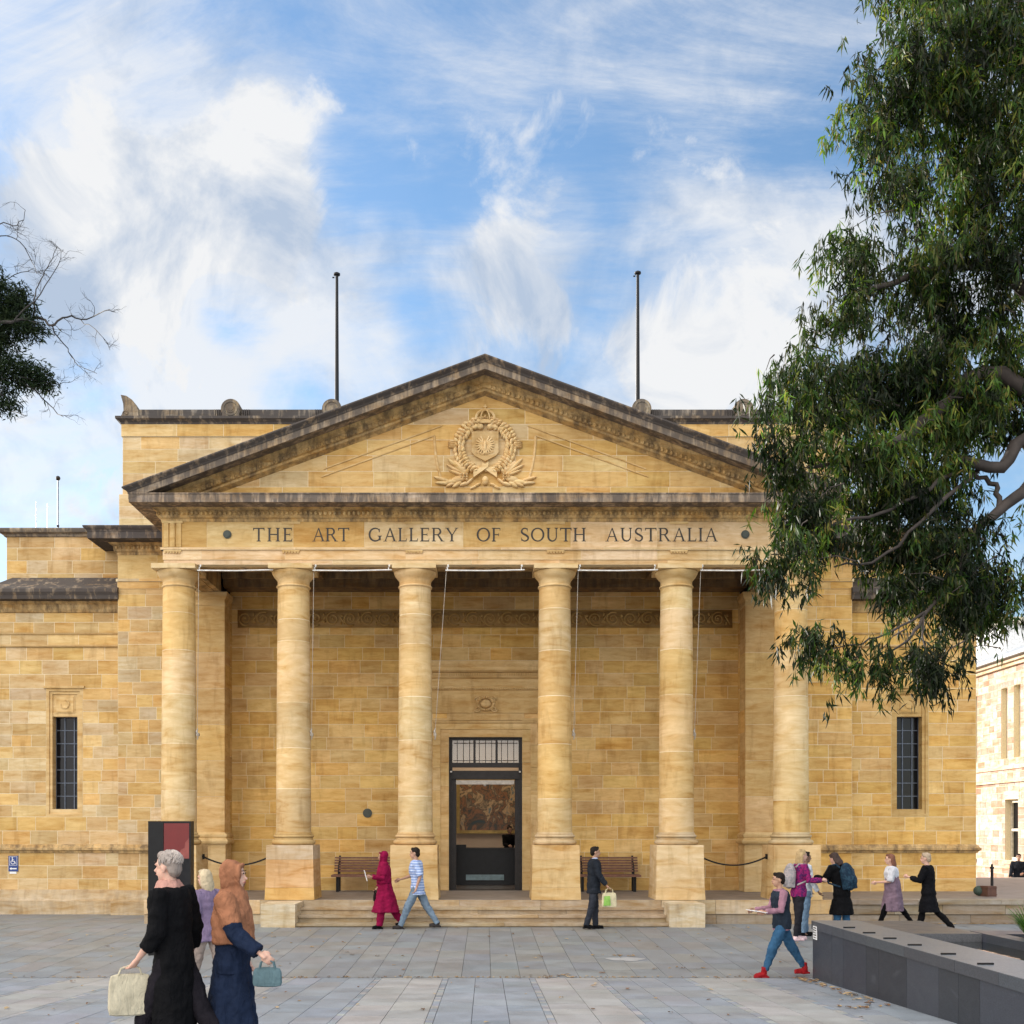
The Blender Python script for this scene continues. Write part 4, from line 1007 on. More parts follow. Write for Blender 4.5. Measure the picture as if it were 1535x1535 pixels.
# ---------------- neighbour to the left: its roof corner just shows at the frame edge; the unseen bulk is added to shade the plaza
NB = empty('neighbour_hall', (-26, 10, -.6), 0, 'neighbouring stone hall whose roof edge just shows at the left frame edge', 'building')
mb = MB(); ashlar(mb, -37.5, -15.6, -.7, 8.6, 2.0, rowh=.34, lens=(.5, 1.1), pal=WALLC, holes=tuple((x, x+1.2, 1.5, 4.5) for x in (-35, -31, -27, -23, -19)))
ashlar(mb, 2.0, 40, -.7, 8.6, -15.6, rowh=.34, lens=(.8, 1.6), pal=WALLC, axis='y', face=1); mb.box(-37.5, -15.92, 2.32, 40, -.7, 8.58, (.5, .4, .25))
mb.v = [(v[0]+26, v[1]-10, v[2]+.6) for v in mb.v]; mb.build('wall', ['stone', 'mortar'], NB)
mb = MB(); mb.molding([(-37.5, 40), (-37.5, 2.0), (-15.6, 2.0), (-15.6, 40)], [(0, 8.2), (.2, 8.3), (.3, 8.5), (.3, 8.62), (-.5, 8.65)], (.5, .4, .3)); mb.v = [(v[0]+26, v[1]-10, v[2]+.6) for v in mb.v]; mb.build('cornice', 'grime2', NB)
mb = MB(); mb.prism([(-37.4, 8.6), (-15.7, 8.6), (-26.5, 12.6)], 2.3, 39.7); mb.v = [(v[0]+26, v[1]-10, v[2]+.6) for v in mb.v]; mb.build('roof', plain('slate_roof', (.16, .10, .08), .7), NB)
for x in (-35, -31, -27, -23, -19):
    mb = MB(); mb.box(x, x+1.2, 2.2, 2.24, 1.5, 4.5); mb.v = [(v[0]+26, v[1]-10, v[2]+.6) for v in mb.v]; mb.build('window', 'window_glass', NB)
# ================================================================ LOBBY CONTENTS
for xx in (-2.2, 2.3): mb = MB(); mb.lathe(xx, 8.6, [(.15, .01), (.15, 4.55)], 20); mb.build('lobby_column', 'pale_col', G)
def paint_mat():
    m, nt, b = new_mat('dark_oil_painting'); o = N(nt, 'ShaderNodeTexCoord').outputs['Object']
    f = noise(nt, o, 2.3, 6, .6, 1.2)
    nt.links.new(ramp(nt, f, [(.30, (.02, .05, .06)), (.40, (.08, .055, .03)), (.47, (.30, .13, .05)), (.51, (.05, .05, .035)), (.60, (.55, .36, .18)), (.70, (.07, .14, .16))]), b.inputs['Base Color'])
    b.inputs['Roughness'].default_value = .35; return m
PT = empty('painting', (.2, 9.95, 2.6), 0, 'large dark oil painting in a gilt frame hung in the lobby', 'painting')
a = at(694, 1177, 34.9); b_ = at(770, 1236, 34.9)
mb = MB(); mb.box(-1.0, .78, -.02, .04, -1.02, .55); mb.build('canvas', paint_mat(), PT)
mb = MB()
for (x0_, x1_, z0_, z1_) in ((-1.1, -1.0, -1.12, .65), (.78, .88, -1.12, .65), (-1.0, .78, -1.12, -1.02), (-1.0, .78, .55, .65)): mb.box(x0_, x1_, -.06, .04, z0_, z1_)
mb.build('frame', 'gold', PT)
DK = empty('reception_desk', (-.0, 7.2, 0), 0, 'black reception desk standing just inside the doorway', 'desk')
mb = MB(); mb.box(-.95, 1.15, -.35, .35, .12, 1.02); mb.box(-.85, 1.05, -.3, .3, .004, .12); mb.build('desk_body', 'desk', DK)
mb = MB(); mb.box(-1.0, 1.2, -.42, .40, 1.02, 1.07); mb.box(-1.0, -.55, -.42, .38, 1.07, 1.16); mb.build('desk_top', 'desk', DK)
mb = MB(); mb.box(-.55, .55, -.365, -.351, .14, .30); mb.build('pale_plinth', plain('pale_inlay', (.3, .45, .5), .4), DK)  # pale blue-green strip low on the desk front

# ================================================================ BENCHES
def bench(cx, label):
    t = empty('park_bench', (cx, 3.62, 0), 0, label, 'bench', 'slatted benches against the porch wall'); L_ = .80
    m = MB()
    for k in range(5): m.box(-L_, L_, -.42+k*.088, -.42+k*.088+.065, .42, .445)
    m.box(-L_-.02, L_+.02, -.455, -.43, .385, .44)
    m.build('seat', 'timber', t); m = MB()
    for k in range(6): z = .50+k*.068; y = .02+k*.02; m.box(-L_, L_, y, y+.022, z, z+.046)
    m.build('backrest', 'timber', t)
    for sx in (-1, 1):
        m = MB(); x = sx*(L_-.13)
        m.box(x-.035, x+.035, -.36, -.27, 0.0, .41); m.box(x-.035, x+.035, -.05, .04, 0.0, .41); m.box(x-.03, x+.03, -.42, .06, .38, .418)
        m.raw([(x-.025, .03, .40), (x+.025, .03, .40), (x+.025, .08, .40), (x-.025, .08, .40), (x-.025, .15, .92), (x+.025, .15, .92), (x+.025, .19, .92), (x-.025, .19, .92)], [(0,3,2,1),(4,5,6,7),(0,1,5,4),(2,3,7,6),(1,2,6,5),(3,0,4,7)])
        m.tube([(x, .16, .80), (x, .02, .76), (x, -.12, .66), (x, -.20, .5), (x, -.18, .42)], .014, 6)
        m.build('leg', 'black', t)
bench(-3.12, 'brown slatted timber bench against the porch wall left of the doorway')
bench(3.18, 'brown slatted timber bench against the porch wall right of the doorway')

# ================================================================ CHAINS, RAILS, POLES
def chain(x0, x1, label):
    t = empty('barrier_chain', ((x0+x1)/2, .55, .97), 0, label, 'chain', 'chains hung between the outer column pedestals')
    m = MB(); n = 30; H = (x1-x0)/2
    P = [(-H+2*H*i/n, 0, -.20+.20*((2*i/n-1)**2)) for i in range(n+1)]
    m.tube(P, .012, 6)
    for i in range(n*2): 
        s = i/(n*2); m.ball((-H+2*H*s, 0, -.20+.20*((2*s-1)**2)), (.028, .016, .02), 6, 4)
    m.build('links', 'black', t); m = MB(); m.box(-H-.01, -H+.03, -.03, .03, -.06, .06); m.box(H-.03, H+.01, -.03, .03, -.06, .06); m.build('bracket', 'black', t)
chain(-6.54, -5.0, 'dark chain hanging between the two leftmost column pedestals')
chain(5.0, 6.54, 'dark chain hanging between the two rightmost column pedestals')
rails = [(297, 408, 296, 'leftmost'), (470, 586, 467, 'second from left'), (669, 785, 652, 'in the centre above the doorway'), (867, 985, 860, 'second from right'), (1051, 1150, 1041, 'rightmost')]
for (a, b, cxp, nm) in rails:
    p, q = at(a, 855, 25.15), at(b, 855, 25.15); t = empty('banner_rail', (p.x, .15, 7.52), 0, 'white banner rail with a cable under the architrave, '+nm, 'banner rail', 'white banner rails strung between the columns')
    L_ = q.x-p.x; m = MB(); m.tube([(-.02, 0, 0), (L_*.5, 0, -.008), (L_+.02, 0, .012)], .016, 8); m.build('bar', 'white_metal', t)
    for x in (.04, L_-.04):
        m = MB(); m.tube([(x, 0, .0), (x-.02, .02, .06), (x+.01, .04, .10), (x, .06, .145)], .011, 6); m.ball((x, .05, .12), .024, 8, 6); m.build('hook', 'white_metal', t)
    c = at(cxp, 1101, 25.5)
    m = MB(); m.tube([(.0, .03, .1), (.0, .05, 0), (c.x-p.x, c.y-.15, c.z-7.52)], .006, 5); m.build('cable', 'cable', t)
    m = MB(); q3 = Vector((c.x-p.x, c.y-.15, c.z-7.52))
    m.tube([q3+Vector((.01, 0, .14)), q3+Vector((-.015, -.02, .06)), q3+Vector((.02, -.02, 0)), q3+Vector((.0, 0, -.12))], [.012, .03, .02, .014], 6); m.box(q3.x-.03, q3.x+.03, q3.y-.02, q3.y+.10, q3.z-.03, q3.z+.03); m.build('cleat', 'cable', t)
def pole(px, top, label):
    p = at(px, top, 31.8); t = empty('flagpole', (p.x, 6.8, 13.2), 0, label, 'flagpole', 'flagpoles on the roof')
    h = p.z-13.2; m = MB(); m.tube([(0, 0, 0), (0, 0, h-.05)], [.065, .042], 12); m.build('pole', 'black', t)
    m = MB(); m.lathe(0, 0, [(.06, h-.05), (.095, h-.03), (.095, h+.01), (.03, h+.05)], 14); m.tube([(-.07, 0, h-.1), (-.13, 0, h-.1)], .02, 6); m.build('truck_cap', 'black', t)
pole(505, 411, 'tall black flagpole on the roof left of the pediment apex'); pole(956, 409, 'tall black flagpole on the roof right of the pediment apex')
p = at(87, 718, 33); t = empty('weather_mast', (p.x, 8, 9.45), 0, 'thin roof mast with a small ball on top, above the left wing', 'mast')
h = p.z-9.45; m = MB(); m.tube([(0, 0, 0), (0, 0, h)], .018, 6); m.build('pole', 'darkbronze', t); m = MB(); m.ball((0, 0, h+.02), .07, 12, 8); m.ball((0, 0, h*.47), .04, 8, 6); m.build('sensor', 'darkbronze', t)
for px, py, nm in ((54, 752, 'left'), (71, 755, 'right')):
    p = at(px, py, 34); m = MB(); m.tube([(0, 0, 0), (0, 0, p.z-9.45)], .007, 5); o = m.build('whip_aerial', 'darkbronze'); o.location = (p.x, 9, 9.45)
    tag(o, 'hair thin aerial on the left wing roof, the %s one of the pair' % nm, 'aerial', 'thin aerials on the left wing roof')

# accessible-route sign
a = at(12, 1283, 28.55); b = at(26.5, 1306.5, 28.55); t = empty('access_sign', ((a.x+b.x)/2, WY-.012, (a.z+b.z)/2), 0, 'blue wheelchair access sign with a left arrow on the left wing wall', 'sign')
w_, h_ = (b.x-a.x)/2, (a.z-b.z)/2
m = MB(); m.box(-w_, w_, -.012, .008, -h_, h_); m.build('panel', 'blue_sign', t)
m = MB(); y = -.014
m.box(-w_*.8, w_*.8, y, y+.002, -h_*.22, -h_*.18); m.box(-w_*.8, w_*.8, y, y+.002, h_*.86, h_*.9); m.box(-w_*.8, -w_*.74, y-.0005, y+.002, -h_*.18, h_*.86); m.box(w_*.74, w_*.8, y-.0005, y+.002, -h_*.18, h_*.86)
for pl in stroke(arcpts(-.01, .04, .05, .05, 130, 390, 14), [.014]*15): m.prism(pl, y-.002, y+.002)
m.ball((-.022, y, .155), (.015, .004, .015), 10, 6)
m.prism(rc(-.03, -.012, .06, .14), y-.003, y+.002); m.prism(rc(-.03, .035, .055, .07), y-.0035, y+.002); m.prism([(.025, .07), (.04, .065), (.062, .01), (.048, .005)], y-.004, y+.002); m.prism(rc(.05, .075, .004, .016), y-.0045, y+.002); m.prism(rc(-.02, .02, .095, .106), y-.005, y+.002)
m.prism(rc(-.05, .09, -.145, -.115), y, y+.002); m.prism([(-.095, -.13), (-.045, -.095), (-.045, -.165)], y-.001, y+.002)
m.build('wheelchair_symbol', 'white', t)
m = MB(); m.box(-w_*.75, w_*.65, -.008, .008, -h_-.06, -h_-.005); m.build('lower_tab', 'white', t)

# ================================================================ INFORMATION TOTEM
D = 19.4; a = at(222, 1231, D); b = at(286, 1231, D); zg = gz(D)
t = empty('information_totem', (a.x, D-25, zg), 0, 'tall black information pillar with a red panel standing on the paving at left', 'sign pillar')
W_ = b.x-a.x; H_ = a.z-zg
m = MB(); m.box(0, .27, .0, .22, 0, H_); m.build('side_panel', 'black', t)
m = MB(); m.box(.275, W_, .02, .22, 0, H_); m.box(.275, W_, .005, .02, H_-.035, H_); m.box(W_-.03, W_, .005, .02, 0, H_-.036); m.build('body', 'black', t)
m = MB(); m.box(.275, W_-.032, .008, .0195, H_-.66, H_-.037); m.build('red_panel', 'red_panel', t)
m = MB(); m.prism([(W_-.20, H_-.66), (W_-.22, H_-.58), (W_-.17, H_-.50), (W_-.11, H_-.47), (W_-.10, H_-.38), (W_-.032, H_-.30), (W_-.032, H_-.66)], .004, .0078); m.build('print', 'pink', t)
m = MB(); m.box(.275, W_-.032, .008, .0195, .04, H_-.665); m.build('glass_panel', glass_mat('totem_glass', (.02, .02, .022), .12), t)
m = MB()
for k, z in enumerate((1.02, .96, .90, .84)): m.box(.30, .30+.28*[1, .7, .9, .5][k], .004, .0078, z, z+.018)
m.build('text_lines', plain('dim_text', (.22, .2, .18), .5, bs=0), t)

# ================================================================ GRANITE POOL WALLS, WATER, PLANTER
PXW = 4.96; ztop = .21
t = empty('granite_wall', (PXW, -8.3, -.68), 0, 'long dark polished granite wall running towards the viewer at right', 'low wall')
m = MB(); GC = [(.030, .035, .046), (.025, .029, .038), (.038, .044, .057)]
def gl_(mb): mb.v = [(v[0]-PXW, v[1]+8.3, v[2]+.68) for v in mb.v]; return mb
y = -8.3
while y > -24:
    e = y-rnd.choice([.46, .5, .92, .92]); m.box(PXW+.012, PXW+.6, e+.0025, y-.0025, -.9, .075, jit(rnd.choice(GC), .08)); y = e
m.box(PXW+.02, PXW+.58, -24, -8.302, -.9, .07, (.03, .03, .035))
gl_(m).build('wall', 'granite', t)
m = MB(); y = -8.28
while y > -24:
    e = y-rnd.choice([1.0, 1.3, 1.4]); m.box(PXW-.004, PXW+.70, e+.0025, y-.0025, .08, ztop-.006, jit((.055, .062, .075), .1)); m.box(PXW-.002, PXW+.698, e+.004, y-.004, ztop-.006, ztop, (1, 1, 1), 1); y = e
gl_(m).build('coping', ['granite', 'granite_skylit'], t)
m = MB()
for y in (-9.6, -10.4, -11.15, -11.95, -12.9, -13.8): m.box(PXW+.06, PXW+.22, y, y+.03, ztop, ztop+.018)
gl_(m).build('stud', 'black', t)
sg = empty('wall_sticker', (PXW-.002, -8.43, 0), 0, 'small white printed notice stuck upright on the end of the granite wall', 'notice')
m = MB(); m.box(-.003, .004, -.13, .06, -.06, .14); m.build('card', 'white', sg)
m = MB()
rr = random.Random(4)
for k in range(5):
    for j in range(3): m.box(-.006, -.003, -.10+j*.05, -.07+j*.05+rr.uniform(-.01, .012), -.04+k*.036, -.025+k*.036+rr.uniform(0, .008))
m.build('small_print', 'letter', sg)
pl = empty('granite_planter', (6.6, -10, -.6), 0, 'dark granite planter coping with strappy plants rising beyond the pool at right', 'planter')
m = MB(); x = 6.6
while x < 12: e = x+1.2; m.box(x+.003, e-.003, -10.5, -10.0, .02, ztop, jit((.05, .056, .07), .1)); x = e
y = -10.503
while y > -16: e = y-1.2; m.box(6.6, 6.85, e+.003, y-.003, .02, ztop, jit((.05, .056, .07), .1)); y = e
m.box(6.62, 12, -10.48, -10.02, -.6, .018, (.04, .04, .05)); m.box(6.62, 6.83, -16, -10.48, -.6, .018, (.04, .04, .05))
m.v = [(v[0]-6.6, v[1]+10, v[2]+.6) for v in m.v]; m.build('coping', 'granite', pl)
m = MB(); m.box(6.85, 12, -16, -10.5, -.5, .12, (.06, .04, .03)); m.v = [(v[0]-6.6, v[1]+10, v[2]+.6) for v in m.v]; m.build('soil', 'bark', pl)
m = MB(); m.box(5.66, 6.6, -24, -10.4, -.4, .10); tag(m.build('pool_water', 'water'), kind='structure')
m = MB(); m.box(5.68, 6.6, -10.38, -8.3, -.6, .205, (.09, .092, .10)); o = m.build('pool_end_slab', 'granite'); tag(o, 'flat dark granite slab closing the far end of the pool', 'slab')
def strappy(x, y, z, h, n, label, seed):
    r = random.Random(seed); m = MB(); t = empty('strappy_plant', (x, y, z), 0, label, 'plant', 'strappy green plants in the granite planter')
    for i in range(n):
        a = r.uniform(0, 6.283); L_ = h*r.uniform(.6, 1.1); out_ = L_*r.uniform(.25, .8); w_ = r.uniform(.008, .014); c, s = math.cos(a), math.sin(a)
        P = []; K = 6
        for k in range(K+1):
            q = k/K; P.append(Vector((c*out_*q**1.5+r.uniform(-.03, .03)*0, s*out_*q**1.5, L_*(q-.35*q**3*(out_/L_)))))
        g = r.choice([(.07, .15, .03), (.10, .2, .05), (.05, .11, .025), (.14, .22, .06)])
        for k in range(K):
            w0, w1 = w_*(1-(k/K)**2), w_*(1-((k+1)/K)**2); wv = Vector((-s, c, 0)); b0 = Vector((r.uniform(-.0, .0), 0, 0))
            m.face([P[k]-wv*w0, P[k]+wv*w0, P[k+1]+wv*w1, P[k+1]-wv*w1], g)
    m.build('leaves', 'leaf', t)
strappy(7.05, -10.75, .1, .58, 170, 'largest strappy green plant in the planter, nearest the gallery corner', 1)
strappy(6.98, -11.5, .1, .46, 140, 'strappy green plant drooping over the planter edge at the frame edge', 2)

# ================================================================ RIGHT-HAND STREET: pale stone building, things behind
BX = 21.6
Bd = empty('stone_terrace_building', (BX, 15, gz(45)), 0, 'sunlit pale pink stone building with sash windows beyond the gallery corner', 'building')
def bl(mb): mb.v = [(v[0]-BX, v[1]-15, v[2]-gz(45)) for v in mb.v]; return mb
M['pinkstone'] = stone_mat('pink_rubble_stone'); M['cream_paint'] = plain('cream_joinery', (.66, .60, .48), .6)
PK = [(.50, .37, .35), (.54, .42, .40), (.46, .32, .29), (.54, .46, .45), (.44, .28, .23), (.56, .48, .46)]
z0 = -1.35
wl_y = [(15.9, 17.0), (19.6, 20.7), (23.5, 24.6), (27.4, 28.5)]
uw = [(15.6, 16.15), (16.75, 17.3), (19.4, 19.95), (20.5, 21.05), (23.3, 23.85), (24.4, 24.95)]
holes = [(a, b, .35, 2.85) for a, b in wl_y]+[(a, b, 4.55, 7.5) for a, b in uw]
mb = MB(); ashlar(mb, 11.0, 34, z0, 8.3, BX, rowh=.3, lens=(.3, .7), pal=PK, holes=holes, axis='y', face=-1, gap=.01, thick=.5)
mb.box(BX+.5, BX+12, 11, 34, z0, 8.3, PK[0], 1); bl(mb).build('wall', ['pinkstone', 'mortar'], Bd)
mb = MB()
for (za, zb, d) in ((4.1, 4.25, .08), (3.55, 3.65, .10), (8.3, 8.45, .15), (8.45, 8.6, .28), (.0, .06, .05)): mb.box(BX-d, BX+.1, 10.9, 34.1, za, zb, (.6, .5, .42))
for (a, b) in wl_y: mb.box(BX-.08, BX+.3, a-.15, b+.15, .2, .34, (.6, .5, .4)); mb.box(BX-.02, BX+.3, a-.1, b+.1, 2.86, 3.2, (.7, .6, .5))
bl(mb).build('string_course', 'pinkstone', Bd)
for (a, b, za, zb) in holes:
    m = MB(); m.box(BX+.30, BX+.34, a, b, za, zb); w2 = bl(m).build('window', 'window_glass', Bd)
    m = MB(); m.box(BX+.22, BX+.30, a, a+.1, za, zb); m.box(BX+.22, BX+.30, b-.1, b, za, zb); m.box(BX+.22, BX+.30, a+.1, b-.1, zb-.12, zb); m.box(BX+.22, BX+.30, a+.1, b-.1, za, za+.12); m.box(BX+.2, BX+.3, a+.1, b-.1, (za+zb)/2-.05, (za+zb)/2+.05)
    bl(m).build('frame', 'cream_paint', w2)
m = MB(); m.tube([(BX-.12, 18.3, 7.7), (BX-.12, 18.3, z0)], .07, 8); m.frustum(BX-.3, BX-.02, 18.1, 18.5, 7.4, 7.75, .0); bl(m).build('downpipe', 'cream_paint', Bd)
m = MB(); m.prism([(BX-.5, 8.6), (BX-.5, 8.72), (BX+4, 10.4), (BX+8, 8.72), (BX+8, 8.6)], 13, 34); bl(m).build('roof', plain('grey_metal_roof', (.36, .38, .40), .45, .3), Bd)
m = MB(); m.box(BX-.35, BX+.2, 11.6, 12.9, -1.3, 2.2, (.58, .42, .32)); m.raw([(BX-.7, 11.4, 2.2), (BX+.3, 11.4, 2.2), (BX+.3, 13.1, 2.2), (BX-.7, 13.1, 2.2), (BX-.7, 12.25, 3.3), (BX+.3, 12.25, 3.3)], [(0, 1, 2, 3), (0, 3, 4), (1, 5, 2), (0, 4, 5, 1), (3, 2, 5, 4)], (.25, .2, .17)); bl(m).build('gabled_buttress', 'pinkstone', Bd)
m = MB()
B2 = empty('pale_office_block', (26, 30, -1.3), 0, 'white ribbed modern block rising behind the stone building', 'building')
m.box(0, 14, 0, 20, 0, 13.2); 
for k in range(24): m.box(-.15, 0, .2+k*.8, .35+k*.8, 0, 13.2)
m.build('wall', plain('white_cladding', (.72, .73, .74), .5), B2); m = MB(); m.box(-.3, 14.3, -.3, 20.3, 13.2, 13.5); m.build('roof', 'cream_paint', B2)
# things on the terrace at the far right
b = empty('bollard', (*at(1487, 1330, 27.5).xy, -.004), 0, 'slim black bollard on the terrace beside the brown crate', 'bollard')
m = MB(); m.tube([(0, 0, 0), (0, 0, .62)], .035, 10); m.lathe(0, 0, [(.05, .62), (.05, .66), (.025, .69), (.03, .72), (.0, .76)], 12); m.build('post', 'black', b)
c = at(1481, 1338, 26.4); t = empty('crate', (c.x, c.y, -.004), .2, 'small brown crate on the terrace by the gallery corner', 'crate')
m = MB(); m.box(-.11, .13, -.14, .14, 0, .25); m.box(-.12, .14, -.15, .15, .2, .215); m.box(-.12, .14, -.15, .15, .04, .055); m.build('box', plain('brown_card', (.10, .045, .03), .7), t)
c = at(1469, 1338, 26.6); t = empty('round_bag', (c.x, c.y, .12), 0, 'round dark green bag lying beside the brown crate', 'bag')
m = MB(); m.ball((0, 0, 0), (.15, .16, .125), 16, 10); m.tube([(-.05, -.13, .05), (0, -.15, .10), (.05, -.13, .05)], .01, 6); m.build('bag', plain('green_canvas', (.04, .065, .05), .8), t)

# ================================================================ TREES
def leaves_mesh(name, pos, drp, length, width, cols, seed, mat, parent, origin, hue=None):
    """pos (n,3) leaf bases; long narrow leaves"""
    rg = np.random.default_rng(seed); n = len(pos)
    az = rg.uniform(0, 2*np.pi, n); el = drp
    d = np.stack([np.cos(az)*np.cos(el), np.sin(az)*np.cos(el), np.sin(el)], 1)
    r = rg.normal(size=(n, 3)); w = np.cross(d, r); w /= np.linalg.norm(w, axis=1)[:, None]+1e-9
    L = length*rg.uniform(.6, 1.25, n)[:, None]; wd = width*rg.uniform(.6, 1.2, n)[:, None]
    sag = np.array([0, 0, -1.0])*L*rg.uniform(.05, .3, n)[:, None]
    p0 = pos; p1 = pos+d*L*.45+sag*.25; p2 = pos+d*L+sag
    V = np.empty((n, 4, 3)); V[:, 0] = p0; V[:, 1] = p1+w*wd/2; V[:, 2] = p2; V[:, 3] = p1-w*wd/2
    V = (V-np.array(origin)).reshape(-1, 3).astype(np.float32)
    me = bpy.data.meshes.new(name); me.vertices.add(4*n); me.vertices.foreach_set('co', V.ravel())
    me.loops.add(4*n); me.loops.foreach_set('vertex_index', np.arange(4*n, dtype=np.int32))
    me.polygons.add(n); me.polygons.foreach_set('loop_start', np.arange(0, 4*n, 4, dtype=np.int32)); me.polygons.foreach_set('loop_total', np.full(n, 4, dtype=np.int32))
    me.update(calc_edges=True); me.materials.append(M[mat])
    ca = me.color_attributes.new('tint', 'FLOAT_COLOR', 'CORNER')
    C_ = np.array(cols)[rg.integers(0, len(cols), n)]*rg.uniform(.75, 1.3, (n, 1)); 
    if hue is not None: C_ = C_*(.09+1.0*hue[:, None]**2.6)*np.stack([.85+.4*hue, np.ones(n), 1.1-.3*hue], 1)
    C_ = np.concatenate([C_, np.ones((n, 1))], 1)
    ca.data.foreach_set('color', np.repeat(C_, 4, axis=0).astype(np.float32).ravel())
    o = bpy.data.objects.new(name, me); COL.objects.link(o); o.parent = parent; return o
def lobes_to_bunches(lobes, seed, per, shell=.55, scale=1):
    rg = np.random.default_rng(seed); P = []
    for (px, py, rx, ry, D) in lobes:
        c = np.array(at(px, py, D)); s = D/1650; a = np.array([rx*s, max(rx, ry)*s*.95, ry*s]); n = int(per*(rx*ry)/1000)
        v = rg.normal(size=(n, 3)); v /= np.linalg.norm(v, axis=1)[:, None]; rr_ = (shell+(1-shell)*rg.random(n)**.7)*rg.choice([1, 1, .6], n)
        P.append(c+v*a*rr_[:, None])
    return np.concatenate(P)
EU = [(1330,820,56,48,14.0),(1425,825,66,52,14.3),(1375,745,80,44,14.7),(1300,715,66,44,14.0),(1430,615,90,56,15.1),(1520,560,60,76,15.0),(1370,600,90,60,15.2),(1460,890,40,46,14.4),(1290,600,60,50,14.6),(1528,640,40,30,15),(1420,60,110,90,14.5),(1340,115,66,80,14.2),(1305,190,46,56,14.0),(1400,200,110,100,14.8),(1490,120,90,140,14.4),(1322,285,26,44,13.9),(1420,310,90,90,14.6),(1510,300,80,120,14.2),
      (1275,395,44,46,13.8),(1252,470,52,52,13.9),(1350,430,90,70,14.6),(1450,430,100,80,14.3),(1180,600,46,60,13.4),(1186,685,48,52,13.3),(1240,570,66,66,13.8),(1330,560,90,80,14.5),(1440,560,110,90,14.7),
      (1270,660,80,64,13.5),(1380,680,100,62,14.4),(1470,630,70,48,14.2),(1190,765,42,50,13.4),(1170,858,48,50,13.1),(1222,800,40,60,13.4),(1320,770,76,54,14.2),(1410,745,70,36,14.8),
      (1390,860,62,72,13.8),(1425,925,62,32,13.6),(1350,890,28,36,13.5),(1222,972,38,28,12.9),(1290,992,64,30,12.9),(1375,988,54,26,13.0),(1392,1015,22,22,13.0),
      (1522,890,30,38,13.5),(1450,875,38,52,13.9),(1478,925,14,22,13.8),
      (1600,150,110,180,14.5),(1640,380,120,160,14.6),(1620,600,100,110,14.5),(1600,900,70,80,13.8),(1560,-60,150,110,14.5),(1400,-60,120,80,14.8)]
TR = empty('gum_tree', (9.6, -10.2, -.3), 0, 'large eucalyptus with drooping narrow leaves hanging in from the upper right', 'tree')
OR = np.array([9.6, -10.2, -.3])
rg = np.random.default_rng(5)
def clumps(lobes, seed, per):
    # small drooping sprays: clump centres spread through each lobe, leaves fanning out of the sprays
    g = np.random.default_rng(seed); out_ = []
    for (px, py, rx, ry, D) in lobes:
        c = np.array(at(px, py, D)); s = D/1650; a = np.array([rx*s, max(rx, ry)*s*.9, ry*s]); n = max(6, int(per*(rx*ry)/1000))
        v = g.normal(size=(n, 3)); v /= np.linalg.norm(v, axis=1)[:, None]; q = .35+.65*g.random(n)**.45; tone = g.uniform(-.25, .25)
        cc = c+v*a*q[:, None]
        for p in cc:
            k = g.integers(5, 11); r = g.uniform(.09, .19)
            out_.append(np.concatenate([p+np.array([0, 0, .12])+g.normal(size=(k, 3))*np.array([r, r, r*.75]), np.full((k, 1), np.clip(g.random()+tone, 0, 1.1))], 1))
    return np.concatenate(out_)
bn4 = clumps([(l[0], l[1], l[2]*.86, l[3]*.86, l[4]) for l in EU], 11, 7.0); bn = bn4[:, :3]
per = 15; nb = len(bn)
# each spray is a short drooping shoot; leaves leave it along its length
az_s = rg.uniform(0, 6.283, nb); sl_ = rg.uniform(.12, .34, nb); t_ = rg.random((nb, per))
sx_ = bn[:, 0, None]+np.cos(az_s)[:, None]*t_*sl_[:, None]*.6; sy_ = bn[:, 1, None]+np.sin(az_s)[:, None]*t_*sl_[:, None]*.6; sz_ = bn[:, 2, None]-t_**1.6*sl_[:, None]
pos = np.stack([sx_, sy_, sz_], 2).reshape(-1, 3)+rg.normal(size=(nb*per, 3))*.022
EC = np.array([(.055, .125, .022), (.04, .105, .022), (.085, .15, .028), (.03, .075, .018), (.14, .19, .045), (.045, .115, .035), (.11, .11, .04)])
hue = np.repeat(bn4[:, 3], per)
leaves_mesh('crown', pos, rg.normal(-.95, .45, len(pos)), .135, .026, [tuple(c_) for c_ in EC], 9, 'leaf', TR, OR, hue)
def limb(m, pts, r0, r1, n=8, sub=4, wob=.03, seed=0, part=None):
    r = random.Random(seed); P = [Vector(p) for p in pts]; Q = []
    for i in range(len(P)-1):
        a = P[max(0, i-1)]; b = P[i]; c = P[i+1]; d = P[min(len(P)-1, i+2)]
        for k in range(sub):
            t = k/sub; Q.append(.5*((2*b)+(c-a)*t+(2*a-5*b+4*c-d)*t*t+(3*b-a-3*c+d)*t**3)+Vector((r.gauss(0, wob), r.gauss(0, wob), r.gauss(0, wob)))*(1 if i+k else 0))
    Q.append(P[-1]); m2 = MB() if part else m; m2.tube(Q, [r0+(r1-r0)*i/(len(Q)-1) for i in range(len(Q))], n)
    if part: o_ = part.location; m2.v = [(v[0]-o_[0], v[1]-o_[1], v[2]-o_[2]) for v in m2.v]; m2.build('branch', 'bark', part, True)
    return Q
m = MB()
limb(m, [(9.6, -10.2, -.7), (9.5, -10.1, 1.5), (9.2, -10.2, 4), (8.9, -10.4, 6.5), (8.3, -10.5, 9), (7.6, -10.6, 12)], .34, .12, 14, 5, .02)
m.v = [(v[0]-9.6, v[1]+10.2, v[2]+.3) for v in m.v]; m.build('trunk', 'bark', TR, True)
m = MB(); T0 = Vector((9.3, -10.2, 3.4)); T1 = Vector((9.0, -10.4, 5.8))
limb(m, [T0, at(1600, 705, 14.4), at(1535, 738, 14.2), at(1485, 775, 14.1), at(1460, 800, 14.0), at(1440, 850, 13.9)], .11, .03, 10, 4, .015, 1, part=TR)
